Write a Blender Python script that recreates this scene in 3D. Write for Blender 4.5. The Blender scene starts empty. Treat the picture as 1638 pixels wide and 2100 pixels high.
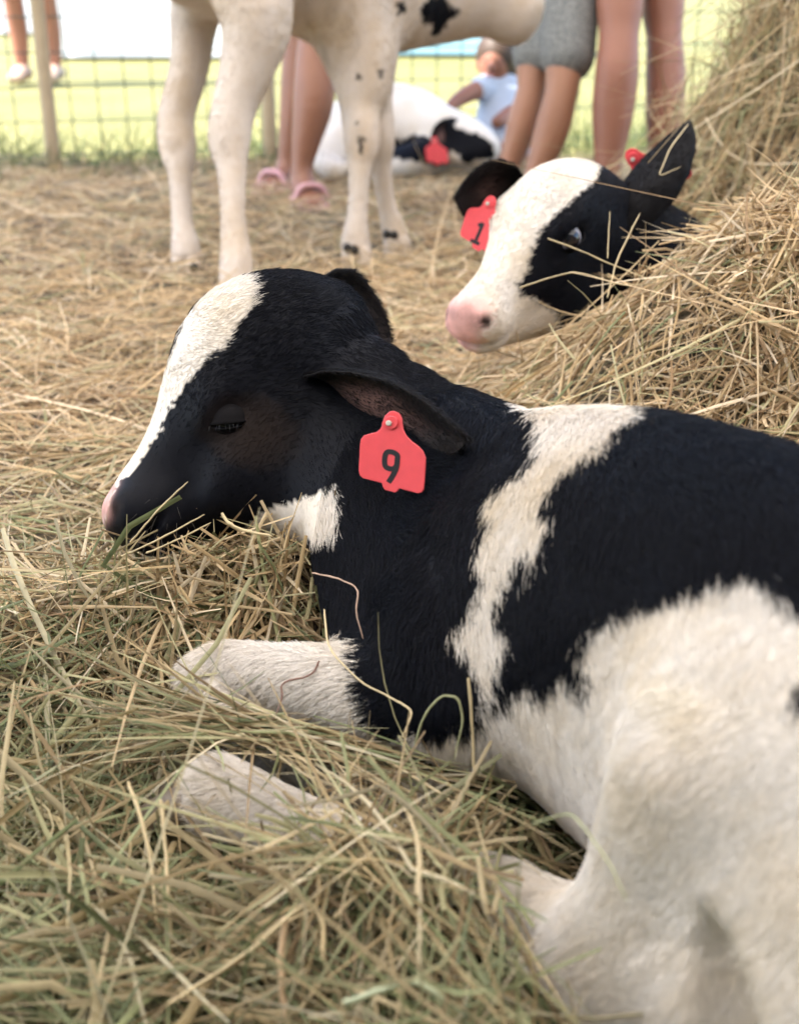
import bpy, math, random
import numpy as np
from mathutils import Vector, Matrix
R = math.radians
rng = np.random.default_rng(7)
random.seed(7)
scene = bpy.context.scene
COL = scene.collection

# ------------------------------------------------------------------ camera
CAM_H, PITCH, VFOV = 0.60, R(24.0), R(46.0)
cam_data = bpy.data.cameras.new('camera')
cam = bpy.data.objects.new('camera', cam_data); COL.objects.link(cam)
cam.location = (0, 0, CAM_H); cam.rotation_euler = (R(90) - PITCH, 0, 0)
cam_data.sensor_fit = 'VERTICAL'; cam_data.sensor_height = 56.0; cam_data.sensor_width = 42.0
cam_data.angle = VFOV
cam_data.clip_start = 0.02; cam_data.clip_end = 400
cam_data.dof.use_dof = True
cam_data.dof.focus_distance = 1.10
cam_data.dof.aperture_fstop = 8.0
scene.camera = cam
scene.render.resolution_x, scene.render.resolution_y = 798, 1024

# ------------------------------------------------------------------ sky, sun, exposure
SUN_EL, SUN_AZ = R(58), R(-105)          # azimuth from +Y towards +X
world = bpy.data.worlds.new('World'); scene.world = world; world.use_nodes = True
wn = world.node_tree.nodes; wl = world.node_tree.links
sky = wn.new('ShaderNodeTexSky'); sky.sky_type = 'NISHITA'; sky.sun_disc = False
sky.sun_elevation = SUN_EL; sky.sun_rotation = SUN_AZ
wl.new(sky.outputs[0], wn['Background'].inputs[0]); wn['Background'].inputs[1].default_value = 0.15
sun_data = bpy.data.lights.new('sun', 'SUN'); sun_data.energy = 5.0; sun_data.angle = R(0.53); sun_data.color = (1.0, 0.94, 0.87)
sun = bpy.data.objects.new('sun', sun_data); COL.objects.link(sun)
_sd = Vector((math.sin(SUN_AZ) * math.cos(SUN_EL), math.cos(SUN_AZ) * math.cos(SUN_EL), math.sin(SUN_EL)))
sun.rotation_euler = _sd.to_track_quat('Z', 'Y').to_euler()
scene.view_settings.view_transform = 'Standard'; scene.view_settings.look = 'None'
scene.view_settings.gamma = 1.0; scene.view_settings.exposure = 2.3
scene.render.engine = 'CYCLES'
scene.cycles.max_bounces = 5; scene.cycles.diffuse_bounces = 3; scene.cycles.glossy_bounces = 2
scene.cycles.transmission_bounces = 3; scene.cycles.transparent_max_bounces = 6
scene.cycles.use_adaptive_sampling = True; scene.cycles.adaptive_threshold = .02
scene.cycles_curves.shape = 'RIBBONS'

# ------------------------------------------------------------------ helpers
SP, CP = math.sin(PITCH), math.cos(PITCH)
FPX = 1050 / math.tan(VFOV / 2)
def at(px, py, d):
    """Point seen at px,py of the 1638x2100 photograph, d metres along the lens axis."""
    x = (px - 819) / FPX * d; v = (py - 1050) / FPX * d
    return np.array((x, d * CP - v * SP, CAM_H - d * SP - v * CP))
def topx(P):
    P = np.asarray(P, float); q = P - np.array((0, 0, CAM_H))
    d = q[..., 1] * CP - q[..., 2] * SP
    v = -(q[..., 1] * SP + q[..., 2] * CP)
    return np.stack((819 + q[..., 0] / d * FPX, 1050 + v / d * FPX, d), -1)
def atz(px, py, z):
    """Point seen at px,py that lies at height z."""
    v = (py - 1050) / FPX
    return at(px, py, (CAM_H - z) / (SP + v * CP))
def nrm(v):
    v = np.asarray(v, float); return v / (np.linalg.norm(v, axis=-1, keepdims=True) + 1e-12)

def tag(o, label=None, cat=None, group=None, kind=None):
    if label: o['label'] = label
    if cat: o['category'] = cat
    if group: o['group'] = group
    if kind: o['kind'] = kind
    return o
def empty(name, loc, rz=0.0):
    o = bpy.data.objects.new(name, None); COL.objects.link(o); o.location = loc; o.rotation_euler = (0, 0, rz)
    o.empty_display_size = 0.1
    return o
def link(name, me, mat=None, parent=None):
    o = bpy.data.objects.new(name, me); COL.objects.link(o)
    if mat is not None: me.materials.append(mat)
    if parent is not None:
        o.parent = parent; o.matrix_parent_inverse = parent_matrix(parent).inverted()
    return o
def parent_matrix(p):
    m = Matrix.LocRotScale(p.location, p.rotation_euler, p.scale)
    return (parent_matrix(p.parent) @ p.matrix_parent_inverse @ m) if p.parent else m
def mesh_np(name, V, F, smooth=True):
    """V (n,3), F (m,k) with one k."""
    me = bpy.data.meshes.new(name); V = np.ascontiguousarray(V, np.float32); F = np.ascontiguousarray(F, np.int32)
    me.vertices.add(len(V)); me.vertices.foreach_set('co', V.ravel())
    k = F.shape[1]
    me.loops.add(F.size); me.loops.foreach_set('vertex_index', F.ravel())
    me.polygons.add(len(F)); me.polygons.foreach_set('loop_start', np.arange(0, F.size, k, dtype=np.int32))
    if smooth: me.polygons.foreach_set('use_smooth', np.ones(len(F), bool))
    me.update(calc_edges=True)
    return me
def set_attr(me, name, val, domain='POINT', typ='FLOAT'):
    a = me.attributes.new(name, typ, domain)
    a.data.foreach_set('vector' if typ == 'FLOAT_VECTOR' else ('color' if typ == 'FLOAT_COLOR' else 'value'), np.ascontiguousarray(val, np.float32).ravel())

# ---- materials
def mat_new(name):
    m = bpy.data.materials.new(name); m.use_nodes = True
    return m, m.node_tree.nodes, m.node_tree.links, m.node_tree.nodes['Principled BSDF']
def plain(name, col, rough=0.6, var=0.12, scale=30.0, bump=0.0, spec=0.4, subsurf=0.0):
    m, n, l, b = mat_new(name)
    tc = n.new('ShaderNodeTexCoord'); nz = n.new('ShaderNodeTexNoise'); nz.inputs['Scale'].default_value = scale
    nz.inputs['Detail'].default_value = 6
    l.new(tc.outputs['Object'], nz.inputs['Vector'])
    mx = n.new('ShaderNodeMix'); mx.data_type = 'RGBA'
    c = np.array(col)
    mx.inputs[6].default_value = (*np.clip(c * (1 - var), 0, 1), 1); mx.inputs[7].default_value = (*np.clip(c * (1 + var), 0, 1), 1)
    l.new(nz.outputs['Fac'], mx.inputs[0]); l.new(mx.outputs[2], b.inputs['Base Color'])
    b.inputs['Roughness'].default_value = rough; b.inputs['Specular IOR Level'].default_value = spec
    if subsurf:
        b.inputs['Subsurface Weight'].default_value = subsurf; b.inputs['Subsurface Radius'].default_value = (.012, .004, .002)
        b.inputs['Subsurface Scale'].default_value = 1.0
    if bump:
        bp = n.new('ShaderNodeBump'); bp.inputs['Strength'].default_value = bump; bp.inputs['Distance'].default_value = .004
        l.new(nz.outputs['Fac'], bp.inputs['Height']); l.new(bp.outputs[0], b.inputs['Normal'])
    return m
def attr_mat(name, attr='tint', rough=0.7, spec=0.3, noise=0.0, scale=200.0, trans=0.0):
    """Base colour read from a colour attribute of the mesh or of the hair."""
    m, n, l, b = mat_new(name)
    a = n.new('ShaderNodeAttribute'); a.attribute_name = attr
    src = a.outputs['Color']
    if noise:
        tc = n.new('ShaderNodeTexCoord'); nz = n.new('ShaderNodeTexNoise'); nz.inputs['Scale'].default_value = scale
        l.new(tc.outputs['Object'], nz.inputs['Vector'])
        mr = n.new('ShaderNodeMapRange'); mr.inputs[3].default_value = 1 - noise; mr.inputs[4].default_value = 1 + noise
        l.new(nz.outputs['Fac'], mr.inputs[0])
        vm = n.new('ShaderNodeVectorMath'); vm.operation = 'SCALE'; l.new(src, vm.inputs[0]); l.new(mr.outputs[0], vm.inputs['Scale'])
        src = vm.outputs[0]
    l.new(src, b.inputs['Base Color'])
    b.inputs['Roughness'].default_value = rough; b.inputs['Specular IOR Level'].default_value = spec
    if trans:
        out = n['Material Output']; tr = n.new('ShaderNodeBsdfTranslucent'); ms = n.new('ShaderNodeMixShader')
        l.new(src, tr.inputs[0]); ms.inputs[0].default_value = trans
        l.new(b.outputs[0], ms.inputs[1]); l.new(tr.outputs[0], ms.inputs[2]); l.new(ms.outputs[0], out.inputs[0])
    return m

# ------------------------------------------------------------------ implicit bodies: chains of ellipses, blended, meshed by surface nets
def cr(P, n):
    """Catmull-Rom resample of the rows of P to n rows."""
    P = np.asarray(P, float)
    if len(P) == 2:
        t = np.linspace(0, 1, n)[:, None]; return P[0] * (1 - t) + P[1] * t
    Q = np.vstack((2 * P[0] - P[1], P, 2 * P[-1] - P[-2]))
    t = np.linspace(0, len(P) - 1, n); i = np.minimum(t.astype(int), len(P) - 2); f = (t - i)[:, None]
    a, b, c, d = Q[i], Q[i + 1], Q[i + 2], Q[i + 3]
    return .5 * (2 * b + (c - a) * f + (2 * a - 5 * b + 4 * c - d) * f ** 2 + (3 * b - a - 3 * c + d) * f ** 3)
class Chain:
    """pts rows: x y z side_radius up_radius [down_radius]; side: the direction of side_radius."""
    def __init__(self, pts, side, n=None, k=.02, id=0, sub=False):
        pts = np.array([list(map(float, p)) + ([p[4]] if len(p) == 5 else []) for p in pts])
        n = n or max(6, 5 * (len(pts) - 1) + 1)
        S = cr(pts, n); S[:, 3:] = np.maximum(S[:, 3:], .002)
        self.S, self.k, self.id, self.sub = S, k, id, sub
        C = S[:, :3]; T = nrm(np.gradient(C, axis=0))
        side = np.broadcast_to(np.asarray(side, float), C.shape)
        A = nrm(side - (side * T).sum(1, keepdims=True) * T); B = nrm(np.cross(T, A))
        if (B @ np.array((.01, .02, 1))).sum() < 0: B = -B
        self.T, self.A, self.B = T, A, B
        r = S[:, 3:].max(1)[:, None] + k + .02
        self.lo = (C - r).min(0); self.hi = (C + r).max(0)
    def dist(self, P):
        D = np.full(len(P), 9.0, np.float32); S = self.S
        for i in range(len(S) - 1):
            c0, c1 = S[i, :3], S[i + 1, :3]; ax = c1 - c0; L2 = ax @ ax + 1e-12; L = math.sqrt(L2)
            rm = max(S[i, 3:].max(), S[i + 1, 3:].max()) + self.k + .02
            lo = np.minimum(c0, c1) - rm; hi = np.maximum(c0, c1) + rm
            m = np.all((P > lo) & (P < hi), axis=1)
            if not m.any(): continue
            q = P[m] - c0.astype(np.float32); t = np.clip(q @ (ax / L2).astype(np.float32), 0, 1)
            over = (q - t[:, None] * ax.astype(np.float32))
            axial = over @ (ax / L).astype(np.float32)
            A = nrm(self.A[i] + self.A[i + 1]).astype(np.float32); B = nrm(self.B[i] + self.B[i + 1]).astype(np.float32)
            ra, ru, rd = [S[i, j] * (1 - t) + S[i + 1, j] * t for j in (3, 4, 5)]
            u = over @ A; v = over @ B; rb = np.where(v > 0, ru, rd); mn = np.minimum(ra, np.minimum(ru, rd))
            d = (np.sqrt((u / ra) ** 2 + (v / rb) ** 2 + (axial / mn) ** 2) - 1) * mn
            D[m] = np.minimum(D[m], d)
        return D
class Ball:
    def __init__(self, c, r, axes=None, k=.02, id=0, sub=False):
        self.c = np.asarray(c, float); self.r = np.broadcast_to(np.asarray(r, float), 3); self.k, self.id, self.sub = k, id, sub
        self.M = np.eye(3) if axes is None else nrm(np.array(axes, float))
        e = self.r.max() + k + .015; self.lo = self.c - e; self.hi = self.c + e
    def dist(self, P):
        q = (P - self.c) @ self.M.T
        return ((np.sqrt(((q / self.r) ** 2).sum(1)) - 1) * self.r.min()).astype(np.float32)
def smin(a, b, k):
    k = k * np.clip(1.15 - np.maximum(np.minimum(a, b), 0) / k, .02, 1)
    h = np.clip(.5 + .5 * (b - a) / k, 0, 1); return b * (1 - h) + a * h - k * h * (1 - h)
def surface_nets(F, lo, h):
    s = F < 0
    n = np.array(F.shape)
    corners = [(i, j, k) for i in (0, 1) for j in (0, 1) for k in (0, 1)]
    sl = lambda A, c: A[c[0]:n[0] - 1 + c[0], c[1]:n[1] - 1 + c[1], c[2]:n[2] - 1 + c[2]]
    cnt = sum(sl(s, c).astype(np.int8) for c in corners)
    act = (cnt > 0) & (cnt < 8); I = np.argwhere(act); idx = np.full(act.shape, -1, np.int32); idx[act] = np.arange(len(I))
    acc = np.zeros((len(I), 3)); w = np.zeros(len(I))
    val = {c: F[I[:, 0] + c[0], I[:, 1] + c[1], I[:, 2] + c[2]] for c in corners}
    for a in range(8):
        for b in range(a + 1, 8):
            ca, cb = np.array(corners[a]), np.array(corners[b])
            if abs(ca - cb).sum() != 1: continue
            fa, fb = val[corners[a]], val[corners[b]]; m = (fa < 0) != (fb < 0)
            t = fa[m] / (fa[m] - fb[m]); acc[m] += ca + t[:, None] * (cb - ca); w[m] += 1
    V = (I + acc / w[:, None]) * h + lo
    Q = []
    for ax in range(3):
        o1, o2 = (ax + 1) % 3, (ax + 2) % 3
        d = np.zeros(3, int); d[ax] = 1
        A = s[:n[0] - d[0], :n[1] - d[1], :n[2] - d[2]]; B = s[d[0]:, d[1]:, d[2]:]
        E = np.argwhere(A != B)
        ok = (E[:, o1] > 0) & (E[:, o2] > 0) & (E[:, o1] < n[o1] - 1) & (E[:, o2] < n[o2] - 1); E = E[ok]
        sgn = A[E[:, 0], E[:, 1], E[:, 2]]
        def g(a, b):
            e = E.copy(); e[:, o1] -= a; e[:, o2] -= b; return idx[e[:, 0], e[:, 1], e[:, 2]]
        q = np.stack((g(1, 1), g(0, 1), g(0, 0), g(1, 0)), 1); q[~sgn] = q[~sgn][:, ::-1]
        Q.append(q)
    return V, np.vstack(Q)
def smooth_mesh(V, Q, it, lam=.5, mu=None):
    E = np.vstack((Q[:, [0, 1]], Q[:, [1, 2]], Q[:, [2, 3]], Q[:, [3, 0]])); n = len(V)
    i = np.concatenate((E[:, 0], E[:, 1])); j = np.concatenate((E[:, 1], E[:, 0]))
    deg = np.bincount(i, minlength=n)[:, None]
    for s in range(it):
        for f in ((lam,) if mu is None else (lam, mu)):
            A = np.stack([np.bincount(i, V[j, c], n) for c in range(3)], 1) / np.maximum(deg, 1); V = V + f * (A - V)
    return V
def eval_prims(prims, P):
    F = np.full(len(P), 1.0, np.float32)
    for p in prims:
        m = np.flatnonzero(np.all((P > p.lo) & (P < p.hi), axis=1))
        if not len(m): continue
        d = p.dist(P[m])
        F[m] = -smin(-F[m], d, p.k) if p.sub else smin(F[m], d, p.k)
    return F
def build_implicit(prims, h, it=2, c=4):
    """Coarse pass to find the surface, fine pass only in the cells near it."""
    lo = np.min([p.lo for p in prims if not p.sub], 0) - 3 * h; hi = np.max([p.hi for p in prims if not p.sub], 0) + 3 * h
    H = h * c; n = np.ceil((hi - lo) / H).astype(int) + 2
    ax = [(np.arange(n[i]) * H + lo[i]).astype(np.float32) for i in range(3)]
    g = np.meshgrid(*ax, indexing='ij'); C = eval_prims(prims, np.stack([x.ravel() for x in g], 1)).reshape(n)
    near = np.abs(C) < H * 1.3
    cell = np.zeros(n - 1, bool)
    for i in (0, 1):
        for j in (0, 1):
            for k in (0, 1):
                sl = tuple(slice(o, n[a] - 1 + o) for a, o in enumerate((i, j, k)))
                cell |= near[sl] | ((C[sl] < 0) != (C[:-1, :-1, :-1] < 0))
    F = np.repeat(np.repeat(np.repeat(C, c, 0), c, 1), c, 2)
    M = np.zeros(F.shape, bool)
    I = np.argwhere(cell)
    off = np.stack(np.meshgrid(*[np.arange(c + 1)] * 3, indexing='ij'), -1).reshape(-1, 3)
    J = (I[:, None, :] * c + off[None]).reshape(-1, 3); M[J[:, 0], J[:, 1], J[:, 2]] = True
    J = np.argwhere(M)
    F[M] = eval_prims(prims, (J * h + lo).astype(np.float32))
    V, Q = surface_nets(F, lo, h)
    V = smooth_mesh(V, Q, it, .5, -.52)
    return V, Q
def ids_of(prims, V):
    pr = [p for p in prims if not p.sub]; V = V.astype(np.float32)
    D = np.stack([np.where(np.all((V > p.lo) & (V < p.hi), 1), p.dist(V), 9) for p in pr], 1)
    return np.array([p.id for p in pr])[D.argmin(1)]

# ------------------------------------------------------------------ the sleeping calf: shape
def frame_of(poll, nose, cam_side=(0, -1, 0), roll=0.0):
    """Head frame: f poll->nose, l towards cam_side, n out of the forehead."""
    f = nrm(np.subtract(nose, poll)); l = np.asarray(cam_side, float); l = nrm(l - (l @ f) * f); n = np.cross(f, l)
    if n[2] < 0: n = -n
    if roll:
        l, n = l * math.cos(roll) + n * math.sin(roll), n * math.cos(roll) - l * math.sin(roll)
    return f, l, n

WX = np.array((.10, .90, 0.)); AX = nrm((-.45, .89, 0.)); LX = nrm((-.89, -.45, 0.)); ZX = np.array((0, 0, 1.))
def body(s, w, z): return WX - AX * s + LX * w + ZX * z
def row(p, *r): return list(p) + list(r)
# head frame of the sleeping calf
HP = at(470, 578, 1.175); HN = at(203, 1030, 1.125)
HF, HL, HU = frame_of(HP, HN, (-.10, -1, .10))
HLEN = np.linalg.norm(HN - HP)
def head(t, w, u): return HP + HF * (t * HLEN) + HL * w + HU * u      # t 0 brow .. 1 nose, u out of the forehead
def head_prims(hd, side, s=1.0, idn=1, et=.53, eu=-.072, mz=1.0):
    """Calf head in its own frame: t along, w sideways, u up; s scales radii."""
    H = lambda t, w, u, *r: row(hd(t, w * s, u * s), *[x * s for x in r])
    L = []
    # cranium, forehead, nasal bone
    L.append(Chain([H(-.02, 0, -.090, .046, .042), H(.06, 0, -.070, .058, .056), H(.20, 0, -.044, .064, .060), H(.38, 0, -.048, .060, .058), H(.56, 0, -.052, .047, .051),
                    H(.74, 0, -.047, .036, .041), H(.88, 0, -.040, .034, .036), H(.96, 0, -.037, .036, .032)], side, k=.03, id=idn, n=38))
    # mandible
    L.append(Chain([H(.16, 0, -.125, .040, .045), H(.36, 0, -.125, .050, .046), H(.56, 0, -.116, .045, .043), H(.76, 0, -.094, .033, .034),
                    H(.92, 0, -.070, .028, .024), H(.97, 0, -.062, .026, .019)], side, k=.035, id=idn, n=30))
    for q in (-1, 1):
        L.append(Ball(hd(.40, q * .040 * s, -.112 * s), np.array((.066, .022, .050)) * s, k=.03, id=idn))            # masseter
        L.append(Ball(hd(et - .05, q * .054 * s, (eu + .018) * s), np.array((.024, .012, .013)) * s, k=.02, id=idn))            # brow
        L.append(Ball(hd(et + .07, q * .046 * s, (eu - .022) * s), np.array((.040, .010, .012)) * s, k=.022, id=idn))            # cheek bone under the eye
        L.append(Ball(hd(.20, q * .050 * s, -.085 * s), np.array((.030, .022, .030)) * s, k=.03, id=idn))             # ear root
        L.append(Ball(hd(.95, q * .027 * s, -.042 * s), np.array((.021, .015, .022)) * s * mz, k=.014, id=idn))            # nostril wing
        L.append(Ball(hd(1.03, q * .033 * s, -.024 * s), np.array((.020, .009, .0075)) * s, k=.004, id=idn, sub=True))   # nostril
        L.append(Ball(hd(et, q * .067 * s, eu * s), np.array((.019, .010, .012)) * s, k=.007, id=idn, sub=True)) # eye socket
    L.append(Ball(hd(.99, 0, -.036 * s), np.array((.022, .035, .026)) * s * mz, k=.014, id=idn))                           # muzzle pad
    L.append(Ball(hd(.99, 0, -.066 * s), np.array((.020, .027, .014)) * s, k=.012, id=idn))                           # lower lip
    L.append(Chain([H(.80, -.044, -.068, .004, .004), H(.93, -.041, -.062, .0045, .0045), H(1.02, -.029, -.056, .005, .005), H(1.07, 0, -.053, .005, .005), H(1.02, .029, -.056, .005, .005), H(.93, .041, -.062, .0045, .0045), H(.80, .044, -.068, .004, .004)],
                   hd(1, 0, 0) - hd(0, 0, 0), k=.005, id=idn, sub=True, n=40))                                        # mouth line
    L.append(Ball(hd(.05, 0, -.060 * s), np.array((.030, .042, .032)) * s, k=.03, id=idn))                           # poll
    return L
def orient(prims, M):
    for p in prims:
        if isinstance(p, Ball): p.M = nrm(M)
    return prims
def sleeping_calf_prims():
    L = orient(head_prims(head, HL), np.array((HF, HL, HU)))
    # trunk: brisket to rump, and the ridge of the spine
    L.append(Chain([row(body(-.13, .0, .135), .060, .080, .080), row(body(-.06, .0, .130), .086, .098, .105), row(body(.03, 0, .132), .098, .112, .125),
                    row(body(.14, 0, .152), .114, .146, .145), row(body(.28, 0, .170), .114, .158, .160), row(body(.42, 0, .172), .118, .152, .160),
                    row(body(.54, 0, .180), .110, .140, .150), row(body(.64, 0, .185), .085, .110, .120)], LX, k=.04, id=2, n=46))
    L.append(Chain([row(body(-.10, 0, .195), .032, .055), row(body(-.02, 0, .212), .034, .060), row(body(.08, 0, .230), .042, .066), row(body(.2, 0, .248), .05, .072), row(body(.42, 0, .25), .06, .075)], LX, k=.06, id=2, n=22))
    # neck
    L.append(Chain([row(head(.06, 0, -.115), .048, .045, .06), row(at(690, 800, 1.17), .050, .062, .085), row(at(800, 900, 1.13), .058, .076, .095),
                    row(at(905, 1010, 1.08), .070, .092, .110), row(at(1010, 1110, 1.03), .085, .105, .120)], HL, k=.045, id=3, n=30))
    # throat between the jaws and the neck
    L.append(Chain([row(at(500, 1000, 1.135), .036, .040), row(at(600, 1010, 1.14), .040, .044), row(at(720, 1035, 1.13), .042, .048)], HL, k=.03, id=1, n=12))
    # dewlap, from the throat to the brisket
    L.append(Chain([row(at(760, 1010, 1.12), .035, .04), row(at(785, 1150, 1.07), .045, .05), row(at(815, 1280, 1.03), .055, .055), row(at(850, 1400, .98), .055, .055)], HL, k=.05, id=3))
    # near shoulder and upper arm
    L.append(Chain([row(body(.03, .060, .165), .038, .05), row(body(.02, .08, .145), .040, .05), row(body(.06, .105, .13), .042, .045), row(at(965, 1450, .89), .038, .040)], LX, k=.05, id=4))
    # near forearm, knee
    L.append(Chain([row(at(970, 1455, .90), .036, .038), row(at(830, 1435, .93), .036, .042), row(at(690, 1412, .955), .033, .036), row(at(560, 1392, .98), .027, .030),
                    row(at(465, 1380, 1.0), .025, .025), row(at(420, 1392, 1.0), .022, .023)], ZX, k=.025, id=5, n=26))
    # cannon folded back under the forearm
    L.append(Chain([row(at(430, 1410, .99), .020, .022), row(at(530, 1510, .965), .017, .017), row(at(680, 1590, .935), .016, .016), row(at(820, 1630, .92), .019, .019), row(at(900, 1650, .905), .021, .018)], ZX, k=.010, id=5))
    # far foreleg, mostly under the chest
    L.append(Chain([row(body(.05, -.10, .10), .05, .05), row(body(-.06, -.14, .06), .035, .035), row(body(-.2, -.16, .05), .026, .026), row(body(-.24, -.15, .05), .024, .024)], ZX, k=.03, id=5))
    # near thigh, stifle, gaskin down to the hock
    L.append(Chain([row(body(.52, .075, .18), .06, .09), row(body(.43, .084, .165), .052, .09), row(body(.38, .096, .165), .044, .082), row(body(.345, .108, .158), .034, .068)], LX, k=.045, id=6, n=26))
    L.append(Chain([row(body(.350, .108, .20), .034, .04), row(body(.345, .120, .15), .036, .038), row(body(.335, .130, .105), .034, .036), row(body(.315, .138, .07), .028, .034)], AX, k=.03, id=6, n=20))
    L.append(Chain([row(body(.47, .10, .13), .06, .07), row(body(.42, .115, .10), .05, .055), row(body(.36, .128, .08), .038, .042)], LX, k=.04, id=6, n=16))
    # hind cannon and foot, lying forward
    L.append(Chain([row(body(.345, .135, .062), .030, .036), row(body(.29, .146, .058), .027, .032), row(body(.235, .157, .050), .021, .024), row(body(.17, .190, .040), .018, .019), row(body(.10, .245, .042), .021, .022),
                    row(body(.05, .285, .046), .030, .028)], ZX, k=.025, id=7, n=26))
    # tail
    L.append(Chain([row(body(.66, .02, .24), .025, .025), row(body(.70, .08, .12), .02, .02), row(body(.55, .15, .05), .018, .018), row(body(.47, .14, .045), .02, .02), row(body(.41, .11, .05), .022, .022)], ZX, k=.015, id=8))
    # deep fold behind the hock
    L.append(Chain([row(at(1462, 1872, .608), .004, .004), row(at(1480, 1925, .603), .013, .013), row(at(1492, 1990, .597), .021, .021), row(at(1500, 2080, .590), .026, .026), row(at(1500, 2200, .585), .028, .028)], ZX, k=.012, id=6, sub=True, n=24))
    return L

# ------------------------------------------------------------------ the calf that looks over the hay: shape
HP2 = at(1160, 322, 1.64); HN2 = at(945, 622, 1.55)
HF2, HL2, HU2 = frame_of(HP2, HN2, (.75, -.66, 0))
HLEN2 = np.linalg.norm(HN2 - HP2)
def head2(t, w, u): return HP2 + HF2 * (t * HLEN2) + HL2 * w + HU2 * u
def watching_calf_prims():
    L = orient(head_prims(head2, HL2, s=1.02, et=.40, eu=-.036, mz=.9), np.array((HF2, HL2, HU2)))
    L.append(Chain([row(head2(.05, 0, -.09), .05, .05, .06), row(at(1320, 510, 1.73), .06, .072, .09), row(at(1420, 590, 1.80), .08, .085, .10), row(at(1560, 680, 1.88), .10, .105, .11)], HL2, k=.045, id=3, n=20))
    L.append(Chain([row(at(1540, 670, 1.87), .10, .10), row(at(1680, 660, 1.96), .13, .15), row(at(1900, 640, 2.05), .15, .16), row(at(2100, 650, 2.1), .12, .14)], (0, -1, 0), k=.04, id=2, n=16))
    return L

# ------------------------------------------------------------------ the standing calf: shape
def standing_calf_prims():
    z = np.array((0, 0, 1.)); X = np.array((1., 0, 0))
    L = []
    T = lambda px, py, d, *r: row(at(px, py, d), *r)
    L.append(Chain([T(385, -110, 2.52, .10, .12), T(470, -130, 2.56, .15, .17), T(580, -125, 2.62, .165, .185), T(690, -95, 2.68, .16, .185), T(780, -60, 2.74, .135, .175), T(840, -80, 2.80, .10, .14)], (.25, -1, 0), k=.05, id=2, n=26))
    # hind legs
    L.append(Chain([T(440, -110, 2.66, .085, .10), T(402, 20, 2.68, .055, .075), T(388, 140, 2.69, .042, .052), T(362, 235, 2.69, .040, .042), T(364, 300, 2.68, .041, .041), T(369, 355, 2.66, .026, .027),
                    T(373, 450, 2.65, .022, .024), T(381, 505, 2.645, .031, .031), T(382, 525, 2.64, .032, .030)], X, k=.03, id=5, n=34))
    L.append(Chain([T(490, -100, 2.46, .095, .11), T(525, 30, 2.46, .075, .085), T(512, 120, 2.47, .058, .066), T(482, 215, 2.48, .045, .052), T(470, 285, 2.48, .043, .045), T(475, 345, 2.47, .030, .031), T(478, 440, 2.46, .025, .026),
                    T(484, 530, 2.45, .032, .032), T(484, 570, 2.45, .034, .034), T(484, 595, 2.44, .034, .03)], X, k=.03, id=5, n=36))
    # chest and forelegs
    L.append(Chain([T(690, -40, 2.70, .12, .12), T(735, 60, 2.70, .085, .10), T(752, 140, 2.70, .060, .075), T(757, 190, 2.70, .045, .06)], X, k=.05, id=2, n=16))
    L.append(Chain([T(640, 0, 2.66, .05, .06), T(672, 70, 2.67, .04, .05), T(712, 160, 2.69, .035, .035), T(735, 230, 2.70, .034, .034)], X, k=.03, id=2, n=14))
    L.append(Chain([T(738, 120, 2.69, .05, .055), T(738, 200, 2.69, .040, .042), T(742, 285, 2.69, .041, .042), T(738, 340, 2.69, .027, .028), T(733, 430, 2.69, .022, .023), T(729, 490, 2.69, .031, .031), T(731, 515, 2.69, .033, .03)], X, k=.02, id=5, n=30))
    L.append(Chain([T(770, 120, 2.74, .05, .055), T(772, 200, 2.75, .036, .040), T(776, 285, 2.77, .038, .039), T(780, 340, 2.79, .025, .026), T(793, 420, 2.82, .021, .022), T(806, 465, 2.84, .029, .029), T(813, 492, 2.84, .031, .028)], X, k=.015, id=5, n=30))
    # neck and lowered head with the nose to the side
    L.append(Chain([T(800, -40, 2.76, .10, .13), T(850, -20, 2.80, .08, .12), T(905, -18, 2.83, .08, .115), T(960, -22, 2.84, .075, .110), T(1010, -10, 2.85, .066, .096), T(1050, 15, 2.86, .055, .085), T(1068, 22, 2.86, .052, .080)], (.2, -1, 0), k=.04, id=1, n=26))
    return L

# ------------------------------------------------------------------ the calf resting by the fence: shape
HP3 = at(915, 240, 3.86); HN3 = at(1008, 305, 3.80)
def resting_calf_prims():
    T = lambda px, py, d, *r: row(at(px, py, d), *r)
    L = []
    L.append(Chain([T(700, 315, 4.02, .07, .09), T(735, 275, 4.05, .11, .13), T(790, 262, 4.06, .135, .145), T(850, 268, 4.02, .125, .13), T(890, 282, 3.96, .095, .105)], (.1, -1, 0), k=.04, id=2, n=18))
    L.append(Chain([T(870, 270, 3.97, .08, .09), T(915, 270, 3.90, .07, .075), T(950, 275, 3.86, .062, .06), T(980, 290, 3.82, .052, .052), T(1000, 303, 3.80, .042, .042)], (.1, -1, 0), k=.03, id=1, n=18))
    L.append(Chain([T(920, 310, 3.86, .05, .04), T(960, 318, 3.83, .045, .035), T(992, 318, 3.81, .035, .026)], (.1, -1, 0), k=.03, id=1, n=10))
    L.append(Chain([T(880, 320, 3.9, .06, .06), T(830, 330, 3.82, .05, .045), T(780, 340, 3.76, .042, .042), T(740, 335, 3.8, .04, .04)], (0, 0, 1), k=.03, id=5, n=14))
    L.append(Chain([T(720, 270, 3.95, .08, .10), T(690, 300, 3.88, .06, .07), T(672, 335, 3.84, .045, .045), T(690, 350, 3.8, .035, .035)], (0, 0, 1), k=.03, id=5, n=14))
    return L

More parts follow.
